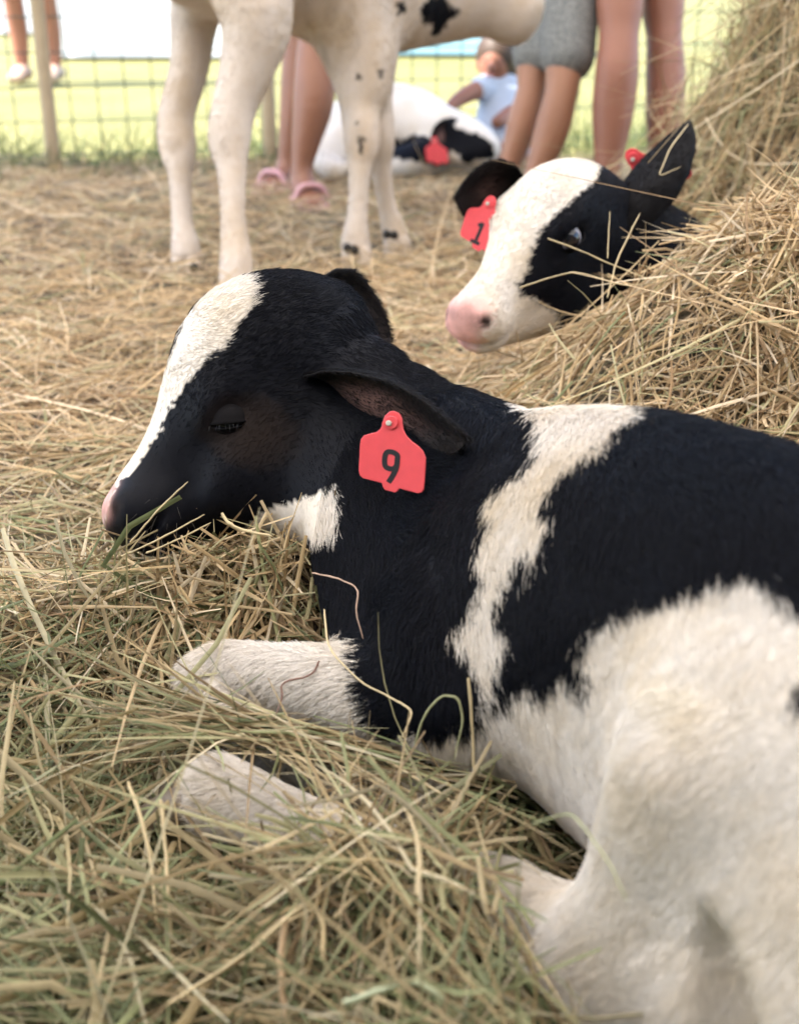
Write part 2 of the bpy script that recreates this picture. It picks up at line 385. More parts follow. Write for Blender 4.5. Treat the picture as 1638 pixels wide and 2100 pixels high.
# ------------------------------------------------------------------ coat patches, measured on each calf
COATS = {
    'sleeping': [
        ('w', [(-150,776),(-135,764),(-135,739),(-148,721),(-156,706),(-171,693),(-190,672),(-207,650),(-221,624),(-234,603),(-245,585),(-258,575),(-262,565),(-270,540),(-286,535),(-292,570),(-254,620),(-233,665),(-219,689),(-211,709),(-203,731),(-182,772)]),
        ('w', [(-140,534),(-126,547),(-101,558),(-77,563),(-56,570),(-52,552),(-54,532),(-77,523),(-116,521),(-143,523)]),
        ('p', [(-263,577),(-260,571),(-262,553),(-260,543),(-272,538),(-287,535),(-290,575),(-275,577)]),
        ('w', [(84,632),(97,624),(102,611),(102,599),(94,584),(75,569),(65,559),(67,545),(57,527),(54,516),(60,508),(52,486),(44,472),(35,457),(47,453),(53,439),(56,423),(53,395),(62,403),(62,424),(64,438),(71,466),(77,486),(83,503),(91,526),(102,550),(95,553),(103,570),(112,581),(134,593),(144,603),(156,611),(157,630),(136,631),(126,639),(108,646),(84,647)]),
        ('b', [(85,525),(87,519),(80,493),(72,471),(64,472),(63,484),(71,505),(80,521)]),
        ('w', [(58,402),(63,415),(70,422),(82,442),(85,428),(93,434),(101,450),(106,442),(111,430),(114,450),(111,467),(117,484),(129,492),(146,499),(163,509),(177,514),(186,517),(197,507),(205,494),(216,489),(226,484),(223,471),(220,458),(218,446),(215,434),(213,422),(211,410),(209,398),(207,387),(206,375),(205,363),(205,350),(204,338),(204,325),(205,312),(206,299),(207,284),(198,280),(188,275),(181,266),(177,250),(167,241),(153,241),(138,241),(123,241),(108,241),(94,241),(79,241),(64,241),(49,241),(46,141),(26,141),(25,160),(24,180),(22,199),(21,219),(20,238),(19,258),(17,278),(16,297),(15,315),(13,335),(38,363),(48,387)]),
        ('b', [(211,473),(193,467),(191,456),(206,452)]),
        ('s', [(132,455),(145,465),(158,472),(170,461),(163,446),(156,432),(144,432),(132,432),(133,443)]),
        ('w', [(-216,472),(-193,469),(-170,466),(-147,462),(-124,459),(-101,456),(-78,453),(-55,450),(-32,446),(-34,426),(-27,406),(-23,392),(-11,382),(15,385),(38,393),(55,398),(52,371),(49,350),(43,340),(40,320),(36,308),(16,304),(-4,300),(-25,300),(-45,300),(-66,300),(-86,300),(-107,300),(-127,300),(-148,300),(-168,300),(-189,300),(-189,320),(-207,320),(-207,342),(-210,361),(-210,384),(-210,406),(-210,429),(-210,452)]),
        ('n', [(-180,636),(-163,658),(-132,659),(-101,636),(-79,614),(-87,587),(-123,579),(-163,597),(-186,615)]),
    ],
    'watching': [
        ('w', [(116,912),(123,957),(148,999),(195,1059),(249,1052),(276,1025),(264,994),(232,963),(212,944),(186,922),(170,893),(163,861),(150,841),(157,832),(204,817),(224,778),(184,738),(136,738),(86,733),(39,733),(42,784),(45,834),(90,854)]),
        ('p', [(45,833),(86,832),(104,823),(119,805),(115,785),(98,775),(115,768),(89,756),(45,769)]),
    ],
    'standing': [
        ('w', [(-883,2542),(-817,2542),(-751,2542),(-685,2542),(-619,2542),(-553,2542),(-488,2542),(-422,2542),(-356,2542),(-290,2542),(-224,2542),(-158,2542),(-92,2542),(-26,2542),(39,2542),(105,2542),(171,2542),(237,2542),(303,2542),(369,2542),(435,2542),(500,2542),(566,2542),(632,2542),(698,2542),(764,2542),(830,2542),(896,2542),(961,2542),(1027,2542),(1093,2542),(1159,2542),(1225,2542),(1291,2542),(1357,2542),(1423,2542),(1488,2542),(1488,2477),(1488,2411),(1488,2346),(1488,2281),(1488,2215),(1488,2150),(1488,2085),(1488,2019),(1488,1954),(1488,1889),(1488,1823),(1488,1758),(1488,1693),(1488,1628),(1488,1562),(1488,1497),(1488,1432),(1488,1366),(1488,1301),(1488,1236),(1488,1170),(1488,1105),(1488,1040),(1488,974),(1488,909),(1488,844),(1488,778),(1488,713),(1488,648),(1488,582),(1488,517),(1488,452),(1488,386),(1423,386),(1357,386),(1291,386),(1225,386),(1159,386),(1093,386),(1027,386),(961,386),(896,386),(830,386),(764,386),(698,386),(632,386),(566,386),(500,386),(435,386),(369,386),(303,386),(237,386),(171,386),(105,386),(39,386),(-26,386),(-92,386),(-158,386),(-224,386),(-290,386),(-356,386),(-422,386),(-488,386),(-553,386),(-619,386),(-685,386),(-751,386),(-817,386),(-883,386),(-883,452),(-883,517),(-883,582),(-883,648),(-883,713),(-883,778),(-883,844),(-883,909),(-883,974),(-883,1040),(-883,1105),(-883,1170),(-883,1236),(-883,1301),(-883,1366),(-883,1432),(-883,1497),(-883,1562),(-883,1628),(-883,1693),(-883,1758),(-883,1823),(-883,1889),(-883,1954),(-883,2019),(-883,2085),(-883,2150),(-883,2215),(-883,2281),(-883,2346),(-883,2411),(-883,2477)]),
        ('b', [(43,1668),(58,1690),(95,1723),(119,1710),(143,1709),(114,1684),(94,1664),(74,1651),(77,1668),(56,1659)]),
        ('b', [(-4,1663),(17,1669),(12,1651),(-7,1645)]),
        ('b', [(-98,1512),(-79,1503),(-82,1494),(-95,1497)]),
        ('b', [(-49,1513),(-35,1515),(-39,1504),(-48,1503)]),
        ('b', [(-95,1408),(-88,1404),(-89,1392),(-94,1394)]),
        ('b', [(-88,1371),(-80,1368),(-81,1345),(-87,1343)]),
        ('s', [(-218,1624),(-124,1635),(-89,1592),(-110,1552),(-159,1565),(-202,1596)]),
    ],
    'resting': [
        ('w', [(-1304,3494),(-1207,3494),(-1110,3494),(-1012,3494),(-915,3494),(-818,3494),(-720,3494),(-623,3494),(-526,3494),(-428,3494),(-331,3494),(-234,3494),(-136,3494),(-39,3494),(58,3494),(156,3494),(253,3494),(350,3494),(447,3494),(545,3494),(642,3494),(739,3494),(837,3494),(934,3494),(1031,3494),(1129,3494),(1226,3494),(1323,3494),(1421,3494),(1518,3494),(1615,3494),(1713,3494),(1810,3494),(1907,3494),(2005,3494),(2102,3494),(2199,3494),(2199,3398),(2199,3301),(2199,3205),(2199,3108),(2199,3012),(2199,2915),(2199,2819),(2199,2722),(2199,2626),(2199,2529),(2199,2433),(2199,2336),(2199,2240),(2199,2143),(2199,2047),(2199,1950),(2199,1853),(2199,1757),(2199,1660),(2199,1564),(2199,1467),(2199,1371),(2199,1274),(2199,1178),(2199,1081),(2199,985),(2199,888),(2199,792),(2199,695),(2199,599),(2199,502),(2199,406),(2199,309),(2102,309),(2005,309),(1907,309),(1810,309),(1713,309),(1615,309),(1518,309),(1421,309),(1323,309),(1226,309),(1129,309),(1031,309),(934,309),(837,309),(739,309),(642,309),(545,309),(447,309),(350,309),(253,309),(156,309),(58,309),(-39,309),(-136,309),(-234,309),(-331,309),(-428,309),(-526,309),(-623,309),(-720,309),(-818,309),(-915,309),(-1012,309),(-1110,309),(-1207,309),(-1304,309),(-1304,406),(-1304,502),(-1304,599),(-1304,695),(-1304,792),(-1304,888),(-1304,985),(-1304,1081),(-1304,1178),(-1304,1274),(-1304,1371),(-1304,1467),(-1304,1564),(-1304,1660),(-1304,1757),(-1304,1853),(-1304,1950),(-1304,2047),(-1304,2143),(-1304,2240),(-1304,2336),(-1304,2433),(-1304,2529),(-1304,2626),(-1304,2722),(-1304,2819),(-1304,2915),(-1304,3012),(-1304,3108),(-1304,3205),(-1304,3301),(-1304,3398)]),
        ('b', [(-54,1823),(-30,1792),(2,1754),(49,1765),(103,1738),(123,1751),(121,1781),(149,1801),(182,1798),(178,1760),(216,1740),(275,1711),(298,1690),(294,1653),(217,1648),(171,1665),(142,1662),(103,1654),(-29,1641),(-38,1746)]),
        ('w', [(144,1678),(163,1690),(194,1656),(178,1633),(148,1637)]),
    ],
}

# ------------------------------------------------------------------ coats: patches in each calf's own side chart (mm)
CU, CV = np.array((1, 0, 0.)), np.array((0, SP, CP))
def inside(P, poly):
    x, y = P[:, 0], P[:, 1]; r = np.zeros(len(P), bool); q = np.array(poly, float) / 1000
    x0, y0 = q[:, 0], q[:, 1]; x1, y1 = np.roll(x0, -1), np.roll(y0, -1)
    lo, hi = q.min(0), q.max(0); m = np.flatnonzero((x > lo[0]) & (x < hi[0]) & (y > lo[1]) & (y < hi[1]))
    if not len(m): return r
    X, Y = x[m], y[m]; c = np.zeros(len(m), bool)
    for i in range(len(q)):
        a = (y0[i] > Y) != (y1[i] > Y)
        if y1[i] != y0[i]: c ^= a & (X < (x1[i] - x0[i]) * (Y - y0[i]) / (y1[i] - y0[i]) + x0[i])
    r[m] = c
    return r
def wob(P, f, seed):
    """Smooth pseudo-noise in -1..1 from a few sine waves."""
    g = np.random.default_rng(seed); s = np.zeros(len(P))
    for i in range(6):
        k = g.normal(size=P.shape[1]) * f * (.6 + .35 * i); s += np.sin(P @ k + g.uniform(0, 6.28)) / (1 + .5 * i)
    return s / 2.4
TINT = {'b': (.0030, .0032, .0062), 'w': (.81, .74, .67), 'p': (.70, .38, .34), 'n': (.018, .0115, .0095), 's': (.76, .67, .55)}
def coat(P, layers, jit=0.0, seed=3):
    """Colour of the coat at points P (n,3)."""
    C = np.stack((P @ CU, P @ CV), 1)
    if jit: C = C + rng.normal(size=C.shape) * jit
    C = C + np.stack((wob(P, 260, seed), wob(P, 260, seed + 9)), 1) * .0035 + np.stack((wob(P, 900, seed + 1), wob(P, 900, seed + 5)), 1) * .0016
    col = np.tile(TINT['b'], (len(P), 1)); k = np.zeros(len(P), int)
    for kind, poly in layers:
        m = inside(C, poly)
        if kind == 's':
            m &= k == 1; c = np.array([[p for p in np.mean(poly, 0) / 1000]]); rad = np.ptp(np.array(poly) / 1000, axis=0) / 2
            f = np.clip(1 - (((C - c) / rad) ** 2).sum(1), 0, 1)[:, None] * m[:, None]; col = col * (1 - f) + np.array(TINT['s']) * f
            continue
        if kind == 'n':
            m &= k == 0; c = np.array([[p for p in np.mean(poly, 0) / 1000]]); rad = np.ptp(np.array(poly) / 1000, axis=0) / 2
            f = np.clip(1 - (((C - c) / rad) ** 2).sum(1), 0, 1)[:, None] * m[:, None]; col = col * (1 - f) + np.array(TINT['n']) * f
            continue
        col[m] = TINT[kind]; k[m] = {'b': 0, 'w': 1, 'p': 2}[kind]
    w = k == 1
    v = np.clip(wob(P, 28, seed + 2) * .6 + .35 + .5 * wob(P, 110, seed + 12), 0, 1.3)[:, None]
    col[w] *= (1 - .13 * v[w] * np.array((.6, 1.0, 1.7)))
    return col, k
def rgba(c): return np.c_[c, np.ones(len(c))]
def vert_normals(V, Q):
    n = np.cross(V[Q[:, 2]] - V[Q[:, 0]], V[Q[:, 3]] - V[Q[:, 1]]); N = np.zeros_like(V)
    for c in range(4):
        for a in range(3): N[:, a] += np.bincount(Q[:, c], n[:, a], len(V))
    return nrm(N)
HAIR = attr_mat('coat_hair', rough=.48, spec=.10)
HIDE = attr_mat('calf_hide', rough=.6, spec=.12, noise=.12, scale=300)
def fur(name, V, Q, parent, n, length, radius, flow, tint, keep=None, lift=.35, seed=1, npt=4):
    g = np.random.default_rng(seed); N = vert_normals(V, Q)
    T = np.vstack((Q[:, :3], Q[:, [0, 2, 3]])); A = np.linalg.norm(np.cross(V[T[:, 1]] - V[T[:, 0]], V[T[:, 2]] - V[T[:, 0]]), axis=1)
    cen = V[T].mean(1); nn = N[T].mean(1); w = A.copy()
    if keep is not None: w *= keep(cen, nn)
    i = g.choice(len(T), n, p=w / w.sum()); b = g.dirichlet((1, 1, 1), n)
    P = (V[T[i]] * b[..., None]).sum(1); M = nrm((N[T[i]] * b[..., None]).sum(1))
    F = flow(P, T[i, 0]); F = nrm(F - (F * M).sum(1, keepdims=True) * M)
    S = np.cross(M, F); sw = (wob(P, 55, seed + 3) * .35 + g.normal(size=n) * .22)[:, None]
    F = nrm(F + S * sw)
    Ln = (length(P) if callable(length) else length) * g.uniform(.6, 1.25, n); lf = lift * g.uniform(.5, 1.6, n)
    col, k = tint(P)
    col = col * np.where(k == 0, g.uniform(.6, 1.7, n), g.uniform(.86, 1.10, n))[:, None]
    t = np.linspace(0, 1, npt)
    pos = P[:, None] + F[:, None] * (Ln[:, None] * t)[..., None] + M[:, None] * ((Ln * lf)[:, None] * (t - .55 * t * t) - .0008)[..., None]
    cu = bpy.data.hair_curves.new(name); cu.add_curves([npt] * n)
    cu.position_data.foreach_set('vector', np.ascontiguousarray(pos, np.float32).ravel())
    rad = np.tile(radius * (1 - .8 * t ** 1.5), n)
    a = cu.attributes.get('radius') or cu.attributes.new('radius', 'FLOAT', 'POINT'); a.data.foreach_set('value', rad.astype(np.float32))
    a = cu.attributes.new('tint', 'FLOAT_COLOR', 'CURVE'); a.data.foreach_set('color', rgba(np.clip(col, 0, 1)).astype(np.float32).ravel())
    cu.materials.append(HAIR)
    o = bpy.data.objects.new(name, cu); COL.objects.link(o); o.parent = parent; o.matrix_parent_inverse = parent_matrix(parent).inverted()
    o['kind'] = 'stuff'
    return o

# ------------------------------------------------------------------ small meshes
def tube(path, radii, nseg=8, caps=True):
    """Tube along path (n,3) -> V, F quads (caps by collapsing the end rings)."""
    P = np.asarray(path, float); n = len(P); T = nrm(np.gradient(P, axis=0))
    ref = np.array((0.13, .27, .95)) if abs(T[0][2]) < .9 else np.array((1., 0, 0)); A = []
    a = nrm(ref - (ref @ T[0]) * T[0])
    for i in range(n):
        a = nrm(a - (a @ T[i]) * T[i]); A.append(a)
    A = np.array(A); B = np.cross(T, A); r = np.broadcast_to(np.asarray(radii, float), n)
    th = np.linspace(0, 2 * math.pi, nseg, endpoint=False)
    V = (P[:, None] + r[:, None, None] * (A[:, None] * np.cos(th)[None, :, None] + B[:, None] * np.sin(th)[None, :, None])).reshape(-1, 3)
    i, j = np.meshgrid(np.arange(n - 1), np.arange(nseg), indexing='ij'); j2 = (j + 1) % nseg
    F = np.stack((i * nseg + j, i * nseg + j2, (i + 1) * nseg + j2, (i + 1) * nseg + j), -1).reshape(-1, 4)
    if caps:
        V = np.vstack((V, P[:1], P[-1:])); c0, c1 = len(V) - 2, len(V) - 1; k = np.arange(nseg); k2 = (k + 1) % nseg
        F = np.vstack((F, np.stack((np.full(nseg, c0), k2, k, k), 1)[:, [0, 1, 2, 2]], np.stack((np.full(nseg, c1), (n - 1) * nseg + k, (n - 1) * nseg + k2, (n - 1) * nseg + k2), 1)))
    return V, F
def from_faces(name, V, F, smooth=True):
    """Any face sizes; repeated indices in a quad give a triangle."""
    me = bpy.data.meshes.new(name)
    me.from_pydata([tuple(map(float, v)) for v in V], [], [tuple(dict.fromkeys(int(i) for i in f)) for f in F])
    if smooth: me.polygons.foreach_set('use_smooth', np.ones(len(me.polygons), bool))
    me.update(); return me
def tube_obj(name, path, r, mat, parent=None, nseg=8, smooth_n=0):
    p = cr(np.asarray(path, float), smooth_n) if smooth_n else np.asarray(path, float)
    if smooth_n and np.ndim(r): r = np.interp(np.linspace(0, 1, smooth_n), np.linspace(0, 1, len(r)), r)
    V, F = tube(p, r, nseg); return link(name, from_faces(name, V, F), mat, parent)
def plate(name, outline, thick, M, origin, mat, parent, bend=0.0, rim=.0005):
    """Flat outline (x right, y up, metres) -> solid with a small bevel; M rows: x, y, normal."""
    q = np.asarray(outline, float); n = len(q)
    if ((q[:, 0] * np.roll(q[:, 1], -1) - np.roll(q[:, 0], -1) * q[:, 1]).sum()) < 0: q = q[::-1]
    e = np.roll(q, -1, 0) - np.roll(q, 1, 0); nr = nrm(np.stack((-e[:, 1], e[:, 0]), 1))
    rings = [(q + nr * rim, -thick / 2), (q, -thick / 2 + rim), (q, thick / 2 - rim), (q + nr * rim, thick / 2)]
    V = np.vstack([np.c_[r, np.full(n, z)] for r, z in rings]); V[:, 2] += bend * V[:, 0] ** 2
    F = [tuple(range(n))[::-1]] + [tuple(range(3 * n, 4 * n))]
    for k in range(3): F += [(k * n + i, k * n + (i + 1) % n, (k + 1) * n + (i + 1) % n, (k + 1) * n + i) for i in range(n)]
    W = V @ np.asarray(M) + origin
    me = from_faces(name, W, F, smooth=False)
    return link(name, me, mat, parent)
def stroke(path, w):
    """Outline of a pen stroke of width w along a 2-D path (open)."""
    p = np.asarray(path, float); t = nrm(np.gradient(p, axis=0)); n = np.stack((-t[:, 1], t[:, 0]), 1) * w / 2
    return np.vstack((p + n, (p - n)[::-1]))
def stroke_mesh(name, paths, w, z, M, origin, mat, parent, th=.0004, bend=0.0):
    V, F = [], []
    for p in paths:
        p = cr(p, 6 * len(p)) if len(p) > 2 else np.asarray(p, float); t = nrm(np.gradient(p, axis=0)); nn = np.stack((-t[:, 1], t[:, 0]), 1) * w / 2; m = len(p); b = len(V)
        for zz in (z, z + th):
            for s in (1, -1): V += [(*(p[i] + s * nn[i]), zz) for i in range(m)]
        for i in range(m - 1):
            F += [(b + 2 * m + i, b + 3 * m + i, b + 3 * m + i + 1, b + 2 * m + i + 1), (b + i, b + 2 * m + i, b + 2 * m + i + 1, b + i + 1), (b + m + i, b + m + i + 1, b + 3 * m + i + 1, b + 3 * m + i)]
    V = np.array(V); V[:, 2] += bend * V[:, 0] ** 2
    return link(name, from_faces(name, V @ np.asarray(M) + origin, F, smooth=False), mat, parent)
RED = plain('tag_red', (.80, .085, .10), rough=.42, var=.13, scale=90, spec=.4, subsurf=.15)
INK = plain('tag_ink', (.012, .012, .016), rough=.5, var=.2, scale=200)
METAL = plain('pin_metal', (.55, .52, .45), rough=.35, var=.2, scale=400)
TAG_PX = [(520, 330), (540, 230), (590, 165), (640, 148), (710, 165), (760, 230), (775, 300), (800, 370), (850, 440), (930, 500), (1020, 545), (1090, 600), (1135, 680), (1150, 800), (1165, 960), (1175, 1080), (1155, 1130), (1100, 1150),
          (1000, 1142), (870, 1130), (855, 1170), (825, 1195), (690, 1185), (660, 1150), (640, 1105), (400, 1090), (350, 1060), (325, 1000), (310, 850), (290, 660), (290, 590), (320, 530), (400, 490), (470, 460), (510, 410), (522, 370)]
def tagc(pts): return [((x - 640) * .0715e-3, -(y - 330) * .0715e-3) for x, y in pts]
NINE = [[(790, 800), (782, 720), (745, 688), (690, 680), (645, 695), (628, 745), (635, 830), (660, 885), (715, 900), (765, 885), (788, 850)], [(790, 790), (792, 860), (775, 950), (725, 1080)]]
ONE = [[(610, 760), (680, 700), (690, 690)], [(690, 680), (690, 800), (690, 960), (690, 1060)], [(590, 1065), (690, 1065), (790, 1065)]]
def ear_tag(parent, origin, x, y, digits, bend=1.5, scale=1.0, tall=1.0):
    x = nrm(x); y = np.asarray(y, float); y = nrm(y - (y @ x) * x); z = np.cross(x, y); M = np.array((x, y * tall, z)) * scale
    t = plate('ear_tag', tagc(TAG_PX), .0018, M, origin, RED, parent, bend)
    t['label'] = 'red plastic ear tag'
    if digits: stroke_mesh('number', [tagc(p) for p in digits], .0047, .0009, M, origin, INK, t, bend=bend)
    th = np.linspace(0, 2 * math.pi, 20, endpoint=False)
    plate('tag_button', np.stack((np.cos(th), np.sin(th)), 1) * .0062 + (0, .002), .003, M, origin + z * .0012, RED, t)
    plate('tag_pin', np.stack((np.cos(th[::2]), np.sin(th[::2])), 1) * .0026 + (-.0015, .001), .003, M, origin + z * .003, METAL, t)
    return t
def ear_mesh(base, tip, face, width, bend=.0, cup=(1.5, .55), thick=.004, nu=30, nv=17, droop=0.0):
    base, tip = np.asarray(base, float), np.asarray(tip, float); a = tip - base; L = np.linalg.norm(a); a = a / L
    face = np.asarray(face, float); face = nrm(face - (face @ a) * a); side = np.cross(a, face)
    u = np.linspace(0, 1, nu); v = np.linspace(-1, 1, nv)
    w = width / 2 * np.interp(u, [0, .08, .22, .42, .62, .80, .92, 1], [.42, .55, .84, 1, .95, .70, .40, .05])
    ph = cup[0] + (cup[1] - cup[0]) * u ** .7
    U, Vv = np.meshgrid(u, v, indexing='ij'); W = w[:, None]; PH = ph[:, None]; sn = np.sin(np.minimum(PH, 1.45))
    P = base + a * (L * U)[..., None] + face * (bend * np.sin(math.pi * U) + W * (1 - np.cos(PH * Vv)) / sn)[..., None] + side * (W * np.sin(PH * Vv) / sn)[..., None]
    P = P + face * (.0022 * np.sin(Vv * 6 + U * 5) * np.sin(math.pi * U))[..., None]
    P[..., 2] -= droop * U ** 2
    N = nrm(np.cross(np.gradient(P, axis=0), np.gradient(P, axis=1))); N *= np.sign((N * face).sum(-1, keepdims=True).mean())
    O = P - N * (thick * (1 - .6 * np.abs(Vv) ** 4))[..., None]
    G = np.vstack((P.reshape(-1, 3), O.reshape(-1, 3))); k = nu * nv; F = []
    idx = np.arange(k).reshape(nu, nv)
    f = np.stack((idx[:-1, :-1], idx[:-1, 1:], idx[1:, 1:], idx[1:, :-1]), -1).reshape(-1, 4)
    F = [f, f[:, ::-1] + k]
    rim = np.concatenate((idx[0, :], idx[1:, -1], idx[-1, -2::-1], idx[-2:0:-1, 0])); r2 = np.roll(rim, -1)
    F.append(np.stack((rim, rim + k, r2 + k, r2), 1)); F = np.vstack(F)
    # outward orientation
    c = G.mean(0)
    inn = np.r_[np.ones(k), np.zeros(k)]; uu = np.r_[U.ravel(), U.ravel()]; vv = np.r_[Vv.ravel(), Vv.ravel()]
    if (np.cross(G[f[0, 2]] - G[f[0, 0]], G[f[0, 3]] - G[f[0, 1]]) @ face) < 0: F = F[:, ::-1]
    return G, F, inn, uu, vv, P, N
def ear(parent, hair, *a, pink=(.5, .25, .16), seed=1, **kw):
    V, F, inn, u, v, P, N = ear_mesh(*a, **kw)
    me = mesh_np('ear', V, F)
    col = np.tile((.008, .0075, .009), (len(V), 1)); m = inn > .5
    brown = np.array((.020, .0145, .0135)); col[m] = brown
    f = (np.exp(-((u - pink[0]) / pink[1]) ** 2 - ((v - .05) / .35) ** 2) * inn * pink[2] * 3)[:, None]; f = np.clip(f, 0, .8)
    col = col * (1 - f) + np.array((.30, .16, .14)) * f
    set_attr(me, 'tint', rgba(col), typ='FLOAT_COLOR')
    o = link('ear', me, HIDE, parent)
    if hair:
        ax = nrm(np.asarray(a[1], float) - np.asarray(a[0], float))
        ki = lambda Pt: (np.tile((.0095, .0078, .0085), (len(Pt), 1)), np.zeros(len(Pt), int))
        cen, fc = V.mean(0), nrm(np.asarray(a[2], float))
        fur('ear_hair', V, F, o, hair, .0075, .00022, lambda Pt, vi: np.tile(ax, (len(Pt), 1)) + (Pt - cen) * 2, ki, lift=.5, seed=seed,
            keep=lambda c, n: np.where(n @ fc > .25, .40, 1.0))
    return o, P, N

# ------------------------------------------------------------------ eyes
def eye(parent, c, r, look, white, lids, hd_f, hd_u, cover):
    """Ball with iris and pupil; upper and lower lid as shells; cover: share of the ball under the upper lid."""
    look = nrm(look); c = np.asarray(c, float)
    th = np.linspace(0, math.pi, 22); phs = np.linspace(0, 2 * math.pi, 28, endpoint=False)
    A = nrm(np.cross(look, (0.2, .3, 1))); B = np.cross(look, A)
    V = np.array([c + r * (look * math.cos(t) + (A * math.cos(p) + B * math.sin(p)) * math.sin(t)) for t in th for p in phs]); m = len(phs)
    F = [(i * m + j, i * m + (j + 1) % m, (i + 1) * m + (j + 1) % m, (i + 1) * m + j) for i in range(len(th) - 1) for j in range(m)]
    me = from_faces('eyeball', V, F)
    ang = np.repeat(th, m); col = np.where((ang < .55)[:, None], np.array((.006, .006, .010)), np.where((ang < .72)[:, None], np.array((.03, .02, .015)), np.array(white)))
    set_attr(me, 'tint', rgba(col), typ='FLOAT_COLOR'); e = link('eyeball', me, attr_mat('eye_wet', rough=.06, spec=.6), parent)
    # lids: shells a little larger than the ball, hinged on the head axis
    hd_f = nrm(hd_f); out = np.asarray(lids, float); out = nrm(out - (out @ hd_f) * hd_f); up = np.cross(hd_f, out); up = up if up @ np.asarray(hd_u) > 0 else -up
    def lid(name, a0, a1, rr):
        W, G = [], []; na, nb = 12, 22
        for i in range(na):
            a = a0 + (a1 - a0) * i / (na - 1)
            for j in range(nb):
                b = (j / (nb - 1) - .5) * math.pi * .98; k = rr * (1 + .10 * (i == na - 1))
                W.append(c + k * (hd_f * math.sin(b) * 1.12 + (out * math.cos(a) + up * math.sin(a)) * math.cos(b)))
        for i in range(na - 1):
            for j in range(nb - 1): G.append((i * nb + j, i * nb + j + 1, (i + 1) * nb + j + 1, (i + 1) * nb + j))
        me = from_faces(name, W, G); o = link(name, me, plain('lid_skin', (.009, .008, .009), rough=.7, var=.3, scale=300, spec=.05), e)
        s = o.modifiers.new('s', 'SOLIDIFY'); s.thickness = .0016; s.offset = 1
        return np.array(W).reshape(na, nb, 3)
    top = lid('upper_lid', 1.5, cover, r * 1.07); low = lid('lower_lid', -1.5, min(cover - .1, -.55), r * 1.07)
    # lashes
    k = 0; Vl, Fl = [], []
    for j in range(18):
        p = top[-1, 2] + (top[-1, 19] - top[-1, 2]) * 0; jj = random.uniform(3, 19); j0 = int(jj); p = top[-1, j0] * (1 - jj + j0) + top[-1, j0 + 1] * (jj - j0)
        d = nrm(out * random.uniform(.7, 1.2) - up * (random.uniform(.5, 1.2) if cover < .2 else random.uniform(-.5, .1)) + hd_f * ((jj - 11) * .05 + random.gauss(0, .18))); ln = random.uniform(.006, .012)
        q = [p, p + d * ln * .55, p + d * ln - up * .0012]; v, f = tube(q, [.00028, .0002, .00006], 4); Fl += [tuple(np.array(x) + len(Vl)) for x in f]; Vl += list(v)
    link('lashes', from_faces('lashes', Vl, Fl), INK, e)
    return e

# ------------------------------------------------------------------ calves
def make_calf(name, prims, h, layers, base, label, it=3, extra=None, dark=()):
    root = empty(name, base); tag(root, label, 'calf', 'black and white calves in the pen')
    V, Q = build_implicit(prims, h, it); me = mesh_np('body', V, Q)
    if extra is not None: col = extra(V)
    else:
        col, k = coat(V, layers); f = (k == 2).astype(float)[:, None]
        if f.any():      # bare pink skin fades into the coat
            base_, _ = coat(V, [q for q in layers if q[0] != 'p']); f = np.clip(smooth_mesh(np.repeat(f, 3, 1), Q, 4 if h < .005 else 10, .6)[:, :1], 0, 1)
            col = base_ * (1 - f) + np.array(TINT['p']) * (.85 + .3 * wob(V, 120, 8)[:, None]) * f
    for p, r_ in dark:
        f = np.clip(1.6 - np.linalg.norm(V - p, axis=1) / r_, 0, 1)[:, None]; col = col * (1 - f) + np.array((.02, .012, .011)) * f  # shade of the nostril hollows painted into the hide colour
    set_attr(me, 'tint', rgba(col), typ='FLOAT_COLOR'); link('body', me, HIDE, root)
    return root, V, Q
def facing(V, slack=-.15):
    def k(c, n):
        d = nrm(np.array((0, 0, CAM_H)) - c); px = topx(c)
        m = ((n * d).sum(1) > slack).astype(float) * .93 + .07
        return m * np.clip(1.1 / px[:, 2], .3, 1.6) ** 2 * np.where((px[:, 0] > -250) & (px[:, 0] < 1900) & (px[:, 1] < 2350), 1, .08)
    return k
SL = sleeping_calf_prims()
calf_a, VA, QA = make_calf('sleeping_calf', SL, .0045, COATS['sleeping'], tuple(body(.25, 0, 0)), 'big sleeping black and white calf lying in the hay with red tag 9', dark=[(head(.99, .031, -.024), .0075)])
IDA = ids_of(SL, VA)
def flow_a(P, vi):
    """Hair direction: back along the face, down and back on the trunk, along the limbs."""
    fd = np.full((len(P), 3), 0.0); ids = IDA[vi]
    hd = -HF * .8 - HU * .35 + HL * .1
    for i, d in ((1, hd), (2, -AX * .75 - ZX * .65), (3, -AX * .5 - ZX * .55 + np.array((.45, 0, 0))), (4, -ZX * .8 - AX * .45), (5, np.array((-.6, .2, -.75))), (6, np.array((-.12, -.05, -1.0))), (7, np.array((-.9, .2, -.3))), (8, -ZX)):
        fd[ids == i] = d
    # forehead whorl: hair leaves the middle of the brow in all directions
    c = head(.22, .01, .01); dist = np.linalg.norm(P - c, axis=1); m = (ids == 1) & (dist < .09)
    fd[m] = fd[m] * (dist[m] / .09)[:, None] + nrm(P[m] - c) * (1 - dist[m] / .09)[:, None]
    fd += np.stack([wob(P, 14, s) for s in (31, 32, 33)], 1) * .28 + np.stack([wob(P, 42, s) for s in (34, 35, 36)], 1) * .22
    return fd
def len_a(P):
    t = (P - HP) @ HF / HLEN; u = np.abs((P - HP) @ HL)
    hm = (u < .1) & (t > -.3) & (np.linalg.norm(P - head(.5, 0, -.06), axis=1) < .17)
    L = np.where(hm, np.clip(.0105 - .0075 * np.clip(t, 0, 1), .0028, .011), .0145)
    th = np.linalg.norm(P - body(.38, .13, .16), axis=1) < .16; L[th & ~hm] = .0105
    return L
